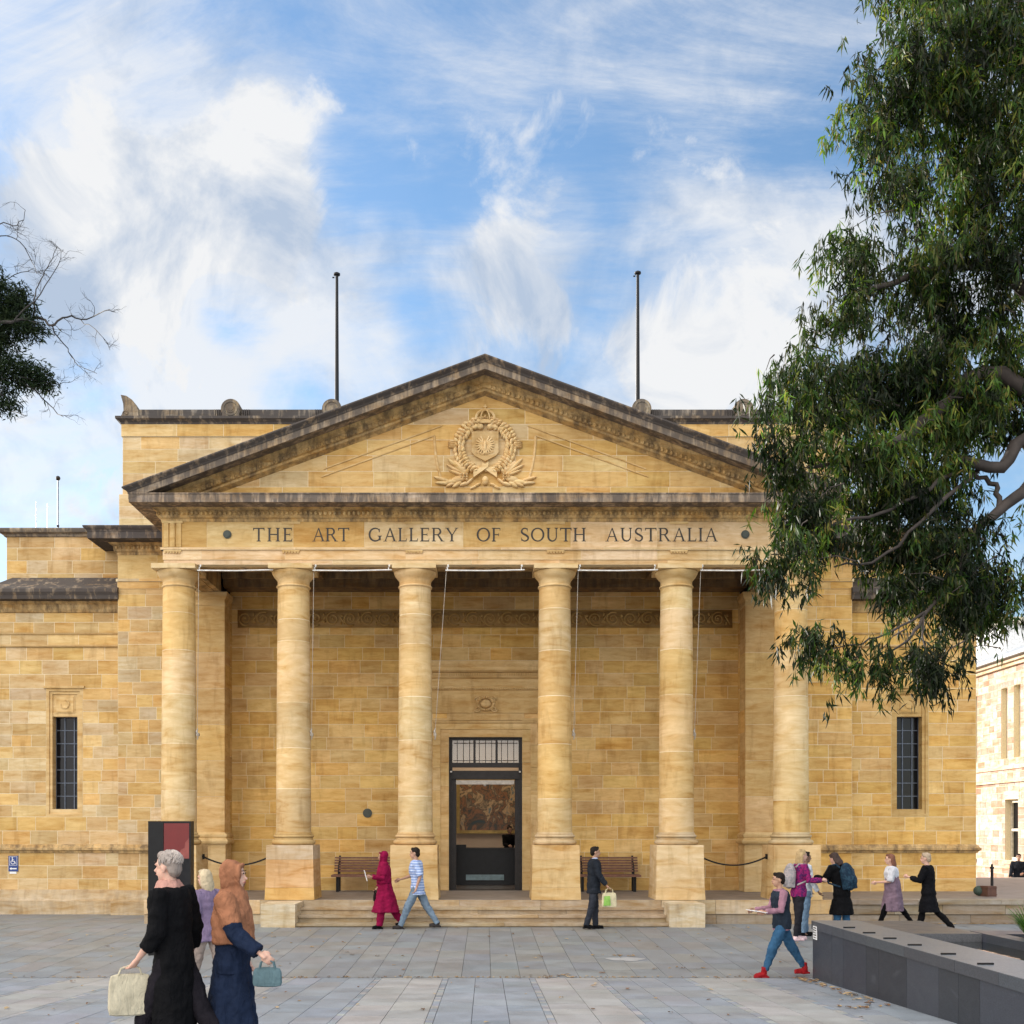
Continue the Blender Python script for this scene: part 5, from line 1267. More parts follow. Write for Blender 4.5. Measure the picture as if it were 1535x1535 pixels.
limb(m, [at(1492, 775, 14.1), at(1500, 745, 14.2), at(1487, 722, 14.3), at(1440, 705, 14.2), at(1380, 740, 13.9), at(1320, 770, 13.6), at(1240, 790, 13.3), at(1200, 850, 13.1)], .04, .012, 8, 4, .015, 2, part=TR)
limb(m, [T0, at(1560, 680, 14.3), at(1500, 700, 14.2), at(1440, 690, 14.0)], .12, .06, 8, 4, .01, 12, part=TR)
limb(m, [at(1470, 700, 14.3), at(1400, 760, 13.8), at(1330, 830, 13.5), at(1250, 850, 13.2)], .035, .01, 8, 4, .02, 3, part=TR)
limb(m, [T1, at(1500, 560, 14.5), at(1400, 620, 14.3), at(1360, 655, 14.0), at(1300, 680, 13.8), at(1220, 700, 13.5)], .12, .02, 8, 4, .02, 4, part=TR)
limb(m, [T1, at(1535, 430, 14.6), at(1430, 400, 14.5), at(1340, 420, 14.2), at(1260, 460, 13.9)], .11, .015, 8, 4, .02, 5, part=TR)
limb(m, [Vector((8.3, -10.5, 9)), at(1535, 250, 14.6), at(1490, 205, 14.5), at(1430, 175, 14.4), at(1350, 160, 14.2)], .09, .015, 8, 4, .02, 6, part=TR)
limb(m, [at(1440, 850, 13.9), at(1385, 925, 13.4), at(1360, 960, 13.1), at(1320, 985, 13.0)], .03, .007, 6, 4, .01, 7, part=TR)
limb(m, [at(1385, 918, 13.4), at(1340, 945, 13.2), at(1290, 965, 13.0), at(1240, 975, 12.9)], .018, .006, 6, 4, .01, 8, part=TR)
limb(m, [at(1383, 920, 13.4), at(1385, 965, 13.1), at(1400, 995, 13.0)], .014, .006, 6, 4, .01, 9, part=TR)
limb(m, [T1, at(1500, 560, 14.5), at(1460, 590, 14.6), at(1400, 560, 14.4)], .08, .02, 8, 4, .02, 13, part=TR)
rr = random.Random(21)
for i in range(0, len(bn), 45):
    b = Vector(bn[i]); e = b+Vector((rr.uniform(.1, .5), rr.uniform(-.2, .2), rr.uniform(-.1, .35)))
    m.tube([b, (b+e)/2+Vector((0, 0, .05)), e], [.004, .006, .010], 4, cap=False)
m.v = [(v[0]-9.6, v[1]+10.2, v[2]+.3) for v in m.v]; m.build('twigs', 'bark', TR, True)['kind'] = 'stuff'

# left tree: bare twigs with some feathery foliage
TL = empty('jacaranda_tree', (-7.6, -13, -.5), 0, 'half bare tree reaching in from the left with thin dark twigs', 'tree'); OL = np.array([-7.6, -13, -.5])
m = MB(); limb(m, [(-7.6, -13, -.9), (-7.5, -13, 2), (-7.3, -13, 4.3), (-7.4, -13, 7), (-7.2, -13, 9)], .22, .07, 12, 4, .02); m.v = [(v[0]+7.6, v[1]+13, v[2]+.5) for v in m.v]; m.build('trunk', 'bark', TL, True)
m = MB(); D = 12.0
def twig(p, d, L_, r_, dep, rr):
    P = [p]; n = 5; q = d.copy()
    for i in range(n):
        q = (q+Vector((rr.gauss(0, .22), rr.gauss(0, .22), rr.gauss(0, .22)+.03))).normalized(); P.append(P[-1]+q*L_/n)
    m.tube(P, [r_*(1-.5*i/n) for i in range(n+1)], 4, cap=False)
    if dep > 0:
        for k in range(rr.choice([2, 3, 3])):
            i = rr.randint(1, n); dd = (q+Vector((rr.gauss(0, .75), rr.gauss(0, .5), rr.gauss(0, .75)))).normalized()
            twig(P[i], dd, L_*rr.uniform(.55, .85), r_*.6, dep-1, rr)
rr = random.Random(8)
PR_S = .72
prim = [([(-120, 500), (-40, 486), (20, 483), (55, 476), (78, 488), (100, 475), (130, 478), (165, 464)], .030, .006),
        ([(78, 487), (90, 510), (108, 535), (120, 550), (145, 560)], .010, .004), ([(50, 478), (52, 450), (60, 420), (75, 395), (85, 370)], .012, .004),
        ([(-60, 380), (0, 355), (30, 363), (50, 395), (55, 410)], .010, .004), ([(-60, 345), (0, 338), (25, 336), (38, 315)], .010, .004),
        ([(-120, 560), (-30, 555), (10, 560), (50, 585), (75, 610), (95, 625)], .020, .005), ([(-80, 590), (0, 592), (10, 612), (40, 624)], .012, .004),
        ([(20, 483), (60, 440), (85, 400), (92, 378)], .010, .003), ([(120, 478), (150, 500), (165, 525)], .006, .003), ([(30, 565), (80, 575), (105, 572)], .008, .003), ([(-60, 440), (0, 425), (40, 405), (70, 412)], .009, .003)]
for P, r0, r1 in prim:
    r0 *= PR_S; r1 *= PR_S
    Q = limb(m, [at(x, y, D+rr.uniform(-.3, .3)) for x, y in P], r0, r1, 6, 4, .008, rr.randint(0, 99))
    for i in range(len(Q)//3, len(Q), 2):
        d = (Q[i]-Q[i-1]).normalized(); dd = (d*.8+Vector((rr.gauss(0, .6), rr.gauss(0, .4), rr.gauss(0, .6)))).normalized()
        twig(Q[i], dd, rr.uniform(.10, .22), max(r1*.9, .0028), 2, rr)
for (p0, p1) in (((-7.3, -13, 4.3), (-120, 500)), ((-7.35, -13, 4.0), (-120, 560)), ((-7.4, -13, 6.5), (-60, 345)), ((-7.4, -13, 6.2), (-60, 380)), ((-7.3, -13, 4.3), (-60, 440)), ((-7.35, -13, 4.1), (-80, 590))):
    b = at(*p1, D); a = Vector(p0); limb(m, [a, (a+b)/2+Vector((0, 0, .15)), b], .05, .02, 6, 3, .01)
m.v = [(v[0]+7.6, v[1]+13, v[2]+.5) for v in m.v]; m.build('branches', 'twig', TL)
JL = [(-5,430,18,38,12),(8,475,38,40,12.1),(44,490,30,20,12),(30,450,22,22,12),(0,520,24,32,12),(10,560,46,26,12),(50,560,30,22,12),(68,575,16,16,12),(5,600,22,22,12),(-60,450,60,90,12.2),(-80,560,70,60,12.2),(-100,380,60,60,12.2)]
bn = lobes_to_bunches(JL, 31, 95, .4); per = 16
pos = np.repeat(bn, per, axis=0)+rg.normal(size=(len(bn)*per, 3))*np.array([.05, .05, .035])
leaves_mesh('crown', pos, rg.normal(-.3, .5, len(pos)), .075, .015, [(.012, .026, .008), (.008, .018, .008), (.02, .034, .010)], 19, 'leaf2', TL, OL)
# ================================================================ PEOPLE
_mc = {}
def cloth(name, col, rough=.85, **k):
    if name in _mc: return _mc[name]
    m, nt, b = new_mat(name); o = N(nt, 'ShaderNodeTexCoord').outputs['Object']
    f = noise(nt, o, 9, 5, .6)
    c = ramp(nt, f, [(.3, tuple(x*.75 for x in col)), (.7, tuple(min(1, x*1.2) for x in col))])
    if k.get('stripe'):
        s = N(nt, 'ShaderNodeTexWave'); s.bands_direction = 'Z'; s.inputs['Scale'].default_value = k.get('sc', 6); s.inputs['Distortion'].default_value = .6
        nt.links.new(o, s.inputs['Vector']); c = mixc(nt, ramp(nt, s.outputs['Fac'], [(.42, (0, 0, 0)), (.58, (1, 1, 1))]), c, k['stripe'])
    if k.get('check'):
        n2 = noise(nt, o, 22, 2, .5); c = mixc(nt, ramp(nt, n2, [(.48, (0, 0, 0)), (.56, (1, 1, 1))]), c, k['check'])
    nt.links.new(c, b.inputs['Base Color']); b.inputs['Roughness'].default_value = rough; b.inputs['Specular IOR Level'].default_value = .10
    bump(nt, b, noise(nt, o, 11, 4, .6, 1.5, (1, 1, .45)), .8, .03); _mc[name] = m; return m
def skin(tone):
    nm = 'skin_%s' % tone
    if nm in _mc: return _mc[nm]
    m = plain(nm, dict(fair=(.60, .36, .27), tan=(.42, .24, .16), dark=(.22, .12, .08))[tone], .55, nscale=5, namt=.08, bs=0)
    m.node_tree.nodes['Principled BSDF'].inputs['Subsurface Weight'].default_value = .08; _mc[nm] = m; return m

FOLD = bpy.data.textures.new('folds', 'CLOUDS'); FOLD.noise_scale = .085; FOLD.noise_depth = 2
HAIRT = bpy.data.textures.new('strands', 'CLOUDS'); HAIRT.noise_scale = .03; HAIRT.noise_depth = 2
class Fig:
    """one posed figure; local frame: +y is where it faces, feet at z = 0"""
    def __init__(s, x, D, heading, label, H=1.70, lean=0, legs=((18, 6), (-20, 14)), arms=((-15, 8, 20, 0), (15, 8, 20, 0)), tone='fair', zbase=None, sit=0, head=(0, 0), group=None, fem=False, bulk=1.0):
        s.k = H/1.70; s.bulk = bulk; s.fem = fem
        z = gz(D) if zbase is None else zbase
        s.root = empty('person', (x, D-25, z), R(heading), label, 'person', group); s.lean = R(lean); s.tone = tone
        s.hip = []; s.knee = []; s.ank = []
        for i, sx in enumerate((-1, 1)):
            a, k = legs[i]; a = R(a); k = R(k); h = Vector((sx*.092, 0, 0)); kn = h+Vector((sx*.005, math.sin(a), -math.cos(a)))*.43; an = kn+Vector((0, math.sin(a-k), -math.cos(a-k)))*.41
            an.y = kn.y+.41*math.sin(a-k); kn.y = .43*math.sin(a); an.y = kn.y+.41*math.sin(a-k); an.z = kn.z-.41*math.cos(a-k)
            s.hip.append(h); s.knee.append(kn); s.ank.append(an)
        low = min(a.z for a in s.ank); up = .085-low; s.hz = up
        for L_ in (s.hip, s.knee, s.ank):
            for v in L_: v.z += up
        s.arms = []
        for i, sx in enumerate((-1, 1)):
            b, c, e, w = arms[i]; b, c, e, w = R(b), R(c), R(e), R(w)
            sh = s.T(Vector((sx*(.165 if fem else .185), 0, s.hz+.505)))
            d1 = Vector((sx*math.sin(c), math.sin(b+s.lean)*math.cos(c), -math.cos(b+s.lean)*math.cos(c))); el = sh+d1*.285
            d2 = Vector((sx*(math.sin(c)*.6)-sx*math.sin(w), math.sin(b+e+s.lean)*math.cos(w), -math.cos(b+e+s.lean)*math.cos(w))).normalized(); wr = el+d2*.25
            s.arms.append((sh, el, wr, d2, sx))
        s.hc = s.T(Vector((0, .02, s.hz+.70))); s.hrot = Matrix.Rotation(R(head[1]), 3, 'Z') @ Matrix.Rotation(-R(head[0])-s.lean*.4, 3, 'X')
        s.body()
    def T(s, p):                                       # lean of the upper body about the hips
        q = Vector((p.x, p.y, p.z-s.hz)); f = max(0, min(1, q.z/.25+.2)); return Matrix.Rotation(-s.lean*f, 3, 'X') @ q+Vector((0, 0, s.hz))
    def put(s, m, name, mat, vox=.012, smooth=False):
        m.v = [tuple(c*s.k for c in v) for v in m.v]
        o = m.build(name, mat, s.root, smooth or bool(vox), remesh=vox*s.k if vox else None)
        if vox and name not in ('body',):
            dm = o.modifiers.new('folds', 'DISPLACE'); dm.texture = HAIRT if name == 'hair' else FOLD; dm.strength = .018 if name == 'hair' else .034; dm.mid_level = .42; dm.texture_coords = 'LOCAL'
        return o
    def rings(s, m, rs, n=20, tf=True, pleat=0, seed=0):
        """rs: list of (z above hips, halfwidth, halfdepth, y offset)"""
        V = []; F = []; r = random.Random(seed); ph = r.uniform(0, 6)
        for j, (z, a, b, yo) in enumerate(rs):
            for k in range(n):
                t = 2*math.pi*k/n; q = 1+pleat*math.sin(5*t+ph+j*.4)+pleat*.6*math.sin(9*t+ph*2)
                p = Vector((a*math.cos(t)*q, b*math.sin(t)*q+yo, s.hz+z)); V.append(s.T(p) if tf else p)
        for j in range(len(rs)-1):
            for k in range(n): F.append((j*n+k, j*n+(k+1) % n, (j+1)*n+(k+1) % n, (j+1)*n+k))
        F.append(tuple(range(n-1, -1, -1))); F.append(tuple((len(rs)-1)*n+k for k in range(n))); m.raw(V, F)
    def torso(s, ex=0.0, lo=-.08):
        b = s.bulk; w = .9 if s.fem else 1
        sh = .17*w*b+.01
        R_ = [(lo, .155*b+ex, .105*b+ex, 0), (0, .165*b+ex, .115*b+ex, 0), (.10, .145*w*b+ex, .10*b+ex, .0), (.20, .132*w*b+ex, .098*b+ex, .0), (.33, .155*w*b+ex, .115*b+ex, .008), (.42, .172*w*b+ex, .115*b+ex, .005), (.49, sh+ex, .095*b+ex, 0), (.53, .13*w*b+ex, .075+ex, 0), (.565, .06+ex*.6, .055+ex*.6, .005)]
        return [r for r in R_ if r[0] >= lo]
    def body(s):
        m = MB(); s.rings(m, s.torso(-.022, -.08))
        m.tube([s.T(Vector((0, 0, s.hz+.50))), s.T(Vector((0, .008, s.hz+.60))), s.hc+Vector((0, 0, -.02))], [.055, .048, .05], 12)
        Rm = s.hrot
        def H(p): return s.hc+Rm @ Vector(p)
        m.ball(H((0, -.005, .035)), (.072, .092, .085), 16, 10, mat=Rm); m.ball(H((0, .022, -.03)), (.056, .064, .082), 14, 8, mat=Rm); m.ball(H((0, .055, -.078)), (.03, .028, .026), 10, 6, mat=Rm)
        m.tube([H((0, .082, .02)), H((0, .098, -.01)), H((0, .112, -.026))], [.008, .011, .015], 8); m.ball(H((0, .085, -.048)), (.024, .014, .010), 8, 6, mat=Rm)
        for sx in (-1, 1):
            m.ball(H((sx*.074, -.005, -.005)), (.010, .020, .032), 8, 6, mat=Rm); m.ball(H((sx*.028, .082, .028)), (.022, .012, .010), 8, 5, mat=Rm)
        for i in (0, 1):
            m.tube([s.hip[i]+Vector((0, 0, .03)), s.hip[i]*.55+s.knee[i]*.45, s.knee[i], s.knee[i]*.7+s.ank[i]*.3, s.ank[i]], [.066, .056, .042, .042, .030], 12)
            m.tube([s.ank[i]+Vector((0, -.035, -.03)), s.ank[i]+Vector((0, .05, -.045)), s.ank[i]+Vector((0, .14, -.06))], [.035, .036, .022], 8)
            sh, el, wr, d, sx = s.arms[i]
            m.tube([s.T(Vector((sx*.12, 0, s.hz+.49))), sh, (sh+el)/2, el, (el*.6+wr*.4), wr], [.045, .047, .041, .034, .035, .023], 10)
            # hand: palm, four unequal curled fingers and a thumb
            u = d.normalized(); side = u.cross(Vector((0, 1, 0)) if abs(u.y) < .8 else Vector((0, 0, 1))).normalized(); cl = u.cross(side).normalized()
            if cl.y < 0 and abs(u.y) < .8: cl = -cl
            if abs(u.y) >= .8: cl = Vector((-sx, 0, -.3)).normalized(); side = u.cross(cl).normalized()
            pc = wr+u*.05; m.tube([wr-u*.01, wr+u*.04, wr+u*.085], [.024, .036, .036], 10, flat=.6 if True else 1)
            s.arms[i] = (sh, el, wr, d, sx, wr+u*.09+cl*.02)
            for k, fl in enumerate((.070, .078, .073, .058)):
                b0 = wr+u*.075+side*(.030-.020*k); m.tube([b0-u*.02, b0+u*fl*.45+cl*.008, b0+u*fl*.75+cl*.03, b0+u*fl*.8+cl*.052], [.0105, .0095, .0085, .0075], 7)
            b0 = wr+u*.03+side*.026; m.tube([b0, b0+side*.022+u*.03+cl*.012, b0+side*.018+u*.058+cl*.03], [.013, .011, .009], 7)
        s.put(m, 'body', skin(s.tone), .0085)
        m = MB()
        for sx in (-1, 1): m.ball(H((sx*.028, .0905, .026)), (.010, .006, .006), 8, 6, mat=Rm); 
        s.put(m, 'eyes', 'black', None, True)
        m = MB()
        for sx in (-1, 1): m.tube([H((sx*.014, .095, .046)), H((sx*.03, .095, .051)), H((sx*.046, .082, .045))], [.003, .004, .002], 5)
        s.put(m, 'eyebrows', cloth('brow', (.06, .04, .03)), None, True)
        m = MB(); m.tube([H((-.02, .092, -.049)), H((0, .1005, -.047)), H((.02, .092, -.049))], [.003, .005, .003], 6); s.put(m, 'lips', cloth('lip', (.42, .14, .12)), None, True)
        s.H = H
    def hair(s, mat, style='short', strands=False, mat2=None):
        m = MB(); Rm = s.hrot; H = s.H
        m.ball(H((0, -.018, .052)), (.080, .092, .080), 16, 10, mat=Rm); m.ball(H((0, .045, .098)), (.055, .035, .03), 10, 6, mat=Rm)
        m.ball(H((0, -.055, .0)), (.066, .055, .075), 12, 8, mat=Rm)
        if style in ('long', 'bob'):
            L_ = .30 if style == 'long' else .17
            for k in range(11):
                a = R(-15-k*15); x = .078*math.cos(a); y = .07*math.sin(a)-.012
                m.tube([H((x, y, .05)), H((x*1.12, y*1.1-.01, -.05)), H((x*1.15, y*1.15-.02, -L_*.6)), H((x*.9, y*1.1-.03, -L_+.02*math.sin(k*2)))], [.022, .026, .026, .012], 7)
        if style == 'bun': m.ball(H((0, -.07, .12)), .045, 10, 8)
        if style == 'tail': m.tube([H((0, -.09, .06)), H((0, -.13, .0)), H((0, -.13, -.12))], [.02, .03, .01], 8)
        s.put(m, 'hair', mat, .011)
        if strands:
            m = MB(); r = random.Random(2)
            for i in range(420):
                a = r.uniform(R(150), R(390)); e = r.uniform(.2, 1.45); P = []
                for q in range(5):
                    t = e+.42*q/4*(1 if r.random() < .9 else .6); t = min(t, 2.2)
                    k = 1.02+r.uniform(-.01, .035)
                    P.append(H((.083*k*math.sin(t)*math.cos(a+.06*q*r.uniform(-1, 1)), -.018+.096*k*math.sin(t)*math.sin(a), .052+.084*k*math.cos(t))))
                m.tube(P, [.0028, .003, .003, .0024, .001], 4, cap=False)
            s.put(m, 'hair_strands', mat2 or mat, None)
    def top(s, mat, sleeve=1.0, hem=-.10, flare=0, ex=.018, name='jacket', open_=False, collar=None):
        m = MB(); rs = [r for r in s.torso(ex, -.08) if r[0] >= min(hem, .3)-.08]
        if hem < -.08:
            n = max(2, int(-hem/.1)); pre = [(hem+( -.08-hem)*i/n, .165*s.bulk+ex+flare*(1-i/n), .118*s.bulk+ex+flare*.9*(1-i/n), .005) for i in range(n)]
            rs = pre+rs
        s.rings(m, rs, pleat=.018, seed=int(ex*1000))
        for i in (0, 1):
            sh, el, wr = s.arms[i][:3]; sx = s.arms[i][4]
            P = [s.T(Vector((sx*.10, 0, s.hz+.48))), sh, (sh+el)/2, el]; r_ = [.058, .062, .054, .050]
            if sleeve > .6: q = (sleeve-.5)*2; P += [el*.5+(el+(wr-el)*q)*.5, el+(wr-el)*q]; r_ += [.046, .038]
            else: P = P[:3]; P.append(sh+(el-sh)*sleeve*1.8); r_[3] = .054
            m.tube(P, [x+ex-.014 for x in r_], 12)
        s.put(m, name, mat, .011)
        if collar is not None:
            m = MB(); s.rings(m, [(.515, .085, .072, .005), (.55, .072, .066, .008), (.585, .062, .060, .012)]); s.put(m, 'collar', collar, .009)
    def trousers(s, mat, r=(.098, .078, .064, .058), length=1.0, name='trousers'):
        m = MB(); s.rings(m, [(-.10, .158*s.bulk, .112*s.bulk, 0), (-.02, .172*s.bulk, .122*s.bulk, 0), (.06, .160*s.bulk, .112*s.bulk, 0), (.11, .150*s.bulk, .106*s.bulk, 0)])
        for i in (0, 1):
            h, k, a = s.hip[i], s.knee[i], s.ank[i]; e = k+(a-k)*length
            m.tube([h+Vector((0, 0, .02)), (h+k)/2, k, (k+e)/2, e+Vector((0, 0, -.02))], [r[0], (r[0]+r[1])/2, r[1], r[2], r[3]], 14)
        s.put(m, name, mat, .011)
    def skirt(s, mat, zb, wb, name='skirt', zt=.12, pleat=.05, db=None, yo=0):
        m = MB(); n = 8; R_ = []
        for i in range(n+1):
            t = i/n; z = zb+(zt-zb)*t; q = (1-t)**1.1; R_.append((z, .178*s.bulk+(wb-.17)*q, .14*s.bulk+((db or wb)-.13)*q, yo*q))
        s.rings(m, R_, 40, pleat=pleat, seed=3); s.put(m, name, mat, .011)
    def shoes(s, mat, boot=False, heel=False):
        for i in (0, 1):
            m = MB(); a = s.ank[i]; lift = 1 if a.z < .13 else 0
            tip = Vector((0, .16, -.055)) if lift else Vector((0, .10, -.12)); mid = Vector((0, .06, -.045)) if lift else Vector((0, .04, -.06)); back = Vector((0, -.045, -.045))
            m.tube([a+back, a+mid, a+tip], [.036, .042, .028], 12); m.tube([a+Vector((0, 0, .09 if boot else .01)), a+Vector((0, 0, -.04))], [.046, .046], 12)
            if lift: m.box(a.x-.036, a.x+.036, a.y-.075, a.y+.165, a.z-.085, a.z-.062)
            s.put(m, 'boot' if boot else 'shoe', mat, .009)
    def world(s, p): return s.root.matrix_basis @ (Vector(p)*s.k)

HAIRD = cloth('dark_hair', (.02, .015, .012), .5); BLK = cloth('black_cloth', (.005, .005, .006)); NAVY = cloth('navy_cloth', (.012, .02, .045)); DENIM = cloth('blue_denim', (.035, .10, .19)); PALED = cloth('faded_denim', (.17, .23, .30))
def at_x(px, D): return (px-727)*D/1650
def carried(name, loc, rz, label, cat): return empty(name, loc, rz, label, cat)
def tote(fig, side, mat, label, size=(.30, .09, .32), drop=.22, name='bag', rz=None):
    p = fig.world(fig.arms[side][5]); m = MB(); w_, d_, h_ = size
    m.v = []; V = [(-w_/2, -d_/2, 0), (w_/2, -d_/2, 0), (w_/2, d_/2, 0), (-w_/2, d_/2, 0), (-w_*.46, -d_*.25, h_), (w_*.46, -d_*.25, h_), (w_*.46, d_*.25, h_), (-w_*.46, d_*.25, h_)]
    m.raw(V, [(0,3,2,1),(4,5,6,7),(0,1,5,4),(2,3,7,6),(1,2,6,5),(3,0,4,7)])
    t = carried('hand_bag' if name == 'bag' else name, (p.x, p.y, p.z-drop-h_), fig.root.rotation_euler.z+math.pi/2 if rz is None else rz, label, 'bag')
    o = m.build('bag_body', mat, t); o.modifiers.new('b', 'BEVEL').width = .02; q = o.modifiers.new('s', 'SUBSURF'); q.levels = q.render_levels = 1
    m = MB()
    for yy in (-.02, .02): m.tube([(-w_*.25, yy, h_-.01), (-w_*.2, yy*.8, h_+drop*.6), (0, 0, h_+drop), (w_*.2, yy*.8, h_+drop*.6), (w_*.25, yy, h_-.01)], .007, 6)
    m.build('handle', mat, t); return t
def sheet(fig, side, label, size=(.21, .30), tilt=60, name='papers', mat='white', off=(0, .06, .02)):
    p = fig.world(Vector(fig.arms[side][5])+Vector(off)); t = empty(name, p, 0, label, 'papers'); t.rotation_euler = (R(tilt), 0, fig.root.rotation_euler.z)
    m = MB(); m.box(-size[0]/2, size[0]/2, -size[1]/2, size[1]/2, -.004, .004); m.build('sheet', mat, t); return t
def backpack(fig, mat, label, sc=1.0, accent=None):
    b = Matrix.Rotation(-fig.lean, 3, 'X'); c = fig.T(Vector((0, -.205, fig.hz+.30))); p = fig.world(c)
    t = empty('backpack', p, 0, label, 'backpack'); t.rotation_euler = (-fig.lean, 0, fig.root.rotation_euler.z); k = fig.k*sc
    m = MB(); m.ball((0, 0, 0), (.165*k, .105*k, .25*k), 18, 12); m.box(-.13*k, .13*k, -.07*k, .07*k, -.22*k, .12*k); m.ball((0, -.07*k, -.07*k), (.12*k, .07*k, .12*k), 12, 8); m.build('pack', mat, t, True, remesh=.012)
    m = MB()
    for sx in (-1, 1): m.tube([(sx*.09*k, .07*k, .17*k), (sx*.10*k, .13*k, .24*k), (sx*.115*k, .25*k, .24*k), (sx*.135*k, .345*k, .12*k), (sx*.155*k, .30*k, -.06*k), (sx*.14*k, .10*k, -.16*k)], .018*k, 6)
    m.build('straps', accent or mat, t); return t

# 1 woman in maroon headscarf
MG = cloth('maroon_cloth', (.22, .006, .045))
f = Fig(at_x(577, 23.75), 23.75, 100, 'woman in a long maroon headscarf and dress walking left along the steps', 1.62, 2, ((10, 2), (-16, 22)), ((5, 8, 92, 5), (-6, 8, 38, 5)), 'tan', fem=True)
def hijab(f, mat, long=.34, over=.24):
    m = MB(); Rm = f.hrot; H = f.H
    m.ball(H((0, -.022, .035)), (.101, .100, .105), 16, 12, mat=Rm); m.ball(H((0, -.025, -.05)), (.096, .085, .085), 14, 8, mat=Rm)
    m.tube([H((-.055, .055, .08)), H((0, .075, .098)), H((.055, .055, .08))], .018, 8)
    for sx in (-1, 1): m.tube([H((sx*.055, .058, .08)), H((sx*.068, .055, .01)), H((sx*.058, .055, -.06)), H((0, .06, -.108))], .018, 8)
    f.rings(m, [(.53-long, .205, .165, .02), (.30, .225, .165, .012), (.40, .225, .15, .005), (.48, .205, .135, .0), (.54, .14, .11, .005), (.60, .085, .085, .01), (.66, .07, .07, .0)], 30, pleat=.03)
    for sh, el, wr, _d, sx, _p in f.arms: m.tube([f.T(Vector((sx*.08, 0, f.hz+.47))), sh+Vector((0, 0, .01)), sh*.5+el*.5, sh*.25+el*.75], [.075, .092, .088, .080], 14)
    f.put(m, 'headscarf', mat, .011)
hijab(f, MG, .42); f.top(MG, 1.0, -.1, ex=.028, name='blouse'); f.skirt(MG, -.55, .25, 'tunic', db=.30, yo=-.02); f.trousers(MG, (.10, .09, .085, .075)); f.shoes(BLK)
tote(f, 1, BLK, 'black handbag carried by the woman in maroon', (.36, .10, .20), .06, rz=R(100))
sheet(f, 0, 'white papers held out by the woman in maroon', (.2, .24), 75)
# 2 man in striped shirt
f = Fig(at_x(626, 23.7), 23.7, 88, 'man in a blue and white striped shirt and faded jeans walking left', 1.77, 3, ((26, 4), (-24, 10)), ((-25, 10, 40, 0), (18, 10, 50, 10)), 'tan')
f.hair(HAIRD); f.top(cloth('striped_shirt', (.50, .60, .80), stripe=(.24, .33, .60), sc=5.5), .55, -.14, .02, ex=.03, name='shirt'); f.trousers(PALED); f.shoes(cloth('brown_leather', (.035, .03, .03), .5))
# 3 man in dark suit
f = Fig(at_x(890, 23.6), 23.6, -88, 'man in a dark jacket with a pale blue collar walking right past the steps', 1.72, 1, ((5, 3), (-6, 12)), ((-12, 8, 12, 0), (14, 8, 20, 0)), 'tan')
f.hair(HAIRD); f.top(cloth('charcoal_cloth', (.018, .022, .03)), 1, -.16, .01, ex=.03, collar=cloth('pale_blue_shirt', (.45, .52, .7))); f.trousers(cloth('dark_grey_cloth', (.03, .034, .045))); f.shoes(BLK)
t = tote(f, 1, cloth('cream_paper', (.62, .55, .36)), 'cream and green carrier bag swinging from the man in the dark jacket', (.34, .10, .32), .10, rz=R(12))
m = MB(); m.prism([(-.14, .04), (.02, .05), (.0, .25), (-.12, .24)], -.052, -.040); m.build('green_print', cloth('lime_print', (.30, .55, .12)), t)
# 4, 5 foreground pair
D = 8.6
f = Fig(at_x(262, D), D, 75, 'grey haired person in black with a knee length coat walking in the left foreground', 1.76, 3, ((24, 4), (-24, 14)), ((-4, 6, 42, 8), (-14, 12, 25, 0)), 'fair', bulk=.93)
f.hair(cloth('grey_hair', (.30, .25, .22), .6), strands=True, mat2=cloth('grey_hair_light', (.48, .42, .38), .5)); f.top(BLK, .80, -.50, .01, ex=.032, name='coat', collar=cloth('pale_scarf', (.45, .30, .26))); f.trousers(cloth('black_trousers', (.014, .012, .016)), (.09, .075, .06, .05)); f.shoes(BLK)
tote(f, 0, cloth('cream_canvas', (.50, .45, .33)), 'cream canvas tote bag carried by the grey haired person in black', (.34, .12, .33), .06, rz=R(20))
m = MB(); f.rings(m, [(.49, .12, .11, .02), (.53, .115, .11, .018), (.575, .088, .092, .02), (.61, .07, .075, .02)], 28, pleat=.05); f.put(m, 'neck_scarf', cloth('pink_scarf', (.50, .27, .22)), .010)
m = MB()
sh, el, wr = f.arms[1][:3]
f = Fig(at_x(347, D+.2), D+.2, -95, 'woman in an orange brown headscarf and long navy dress in the left foreground', 1.63, 0, ((9, 3), (-9, 8)), ((-5, 10, 25, 0), (20, 10, 35, 0)), 'fair', fem=True, bulk=.90)
RU = cloth('rust_scarf', (.32, .14, .075)); hijab(f, RU, .38); f.top(NAVY, 1.0, -.1, ex=.04, name='cardigan'); f.skirt(NAVY, -.83, .22, 'long_dress', db=.26, pleat=.06); f.shoes(BLK)
m = MB()
for i in (0, 1):
    el, wr, d = f.arms[i][1], f.arms[i][2], f.arms[i][3]; m.tube([wr-d*.045, wr-d*.02], .040, 12)
f.put(m, 'bracelet', cloth('silver_band', (.6, .62, .66), .3), None, True)
tote(f, 1, cloth('teal_bag', (.10, .16, .18)), 'small teal grey bag held by the woman in the navy dress', (.24, .08, .16), .06, rz=R(0))
# 5b passer-by behind the pair
f = Fig(at_x(311, 14.2), 14.2, 60, 'person with pale hair in a purple grey jacket partly hidden behind the foreground pair', 1.62, 3, ((16, 4), (-18, 16)), ((-8, 8, 20, 0), (10, 8, 25, 0)), fem=True)
f.hair(cloth('pale_hair', (.55, .45, .30), .6), 'bob'); f.top(cloth('purple_grey', (.20, .15, .24)), 1, -.14, .02, ex=.03); f.trousers(cloth('taupe', (.30, .24, .21))); f.shoes(cloth('peach_shoe', (.55, .30, .22)))
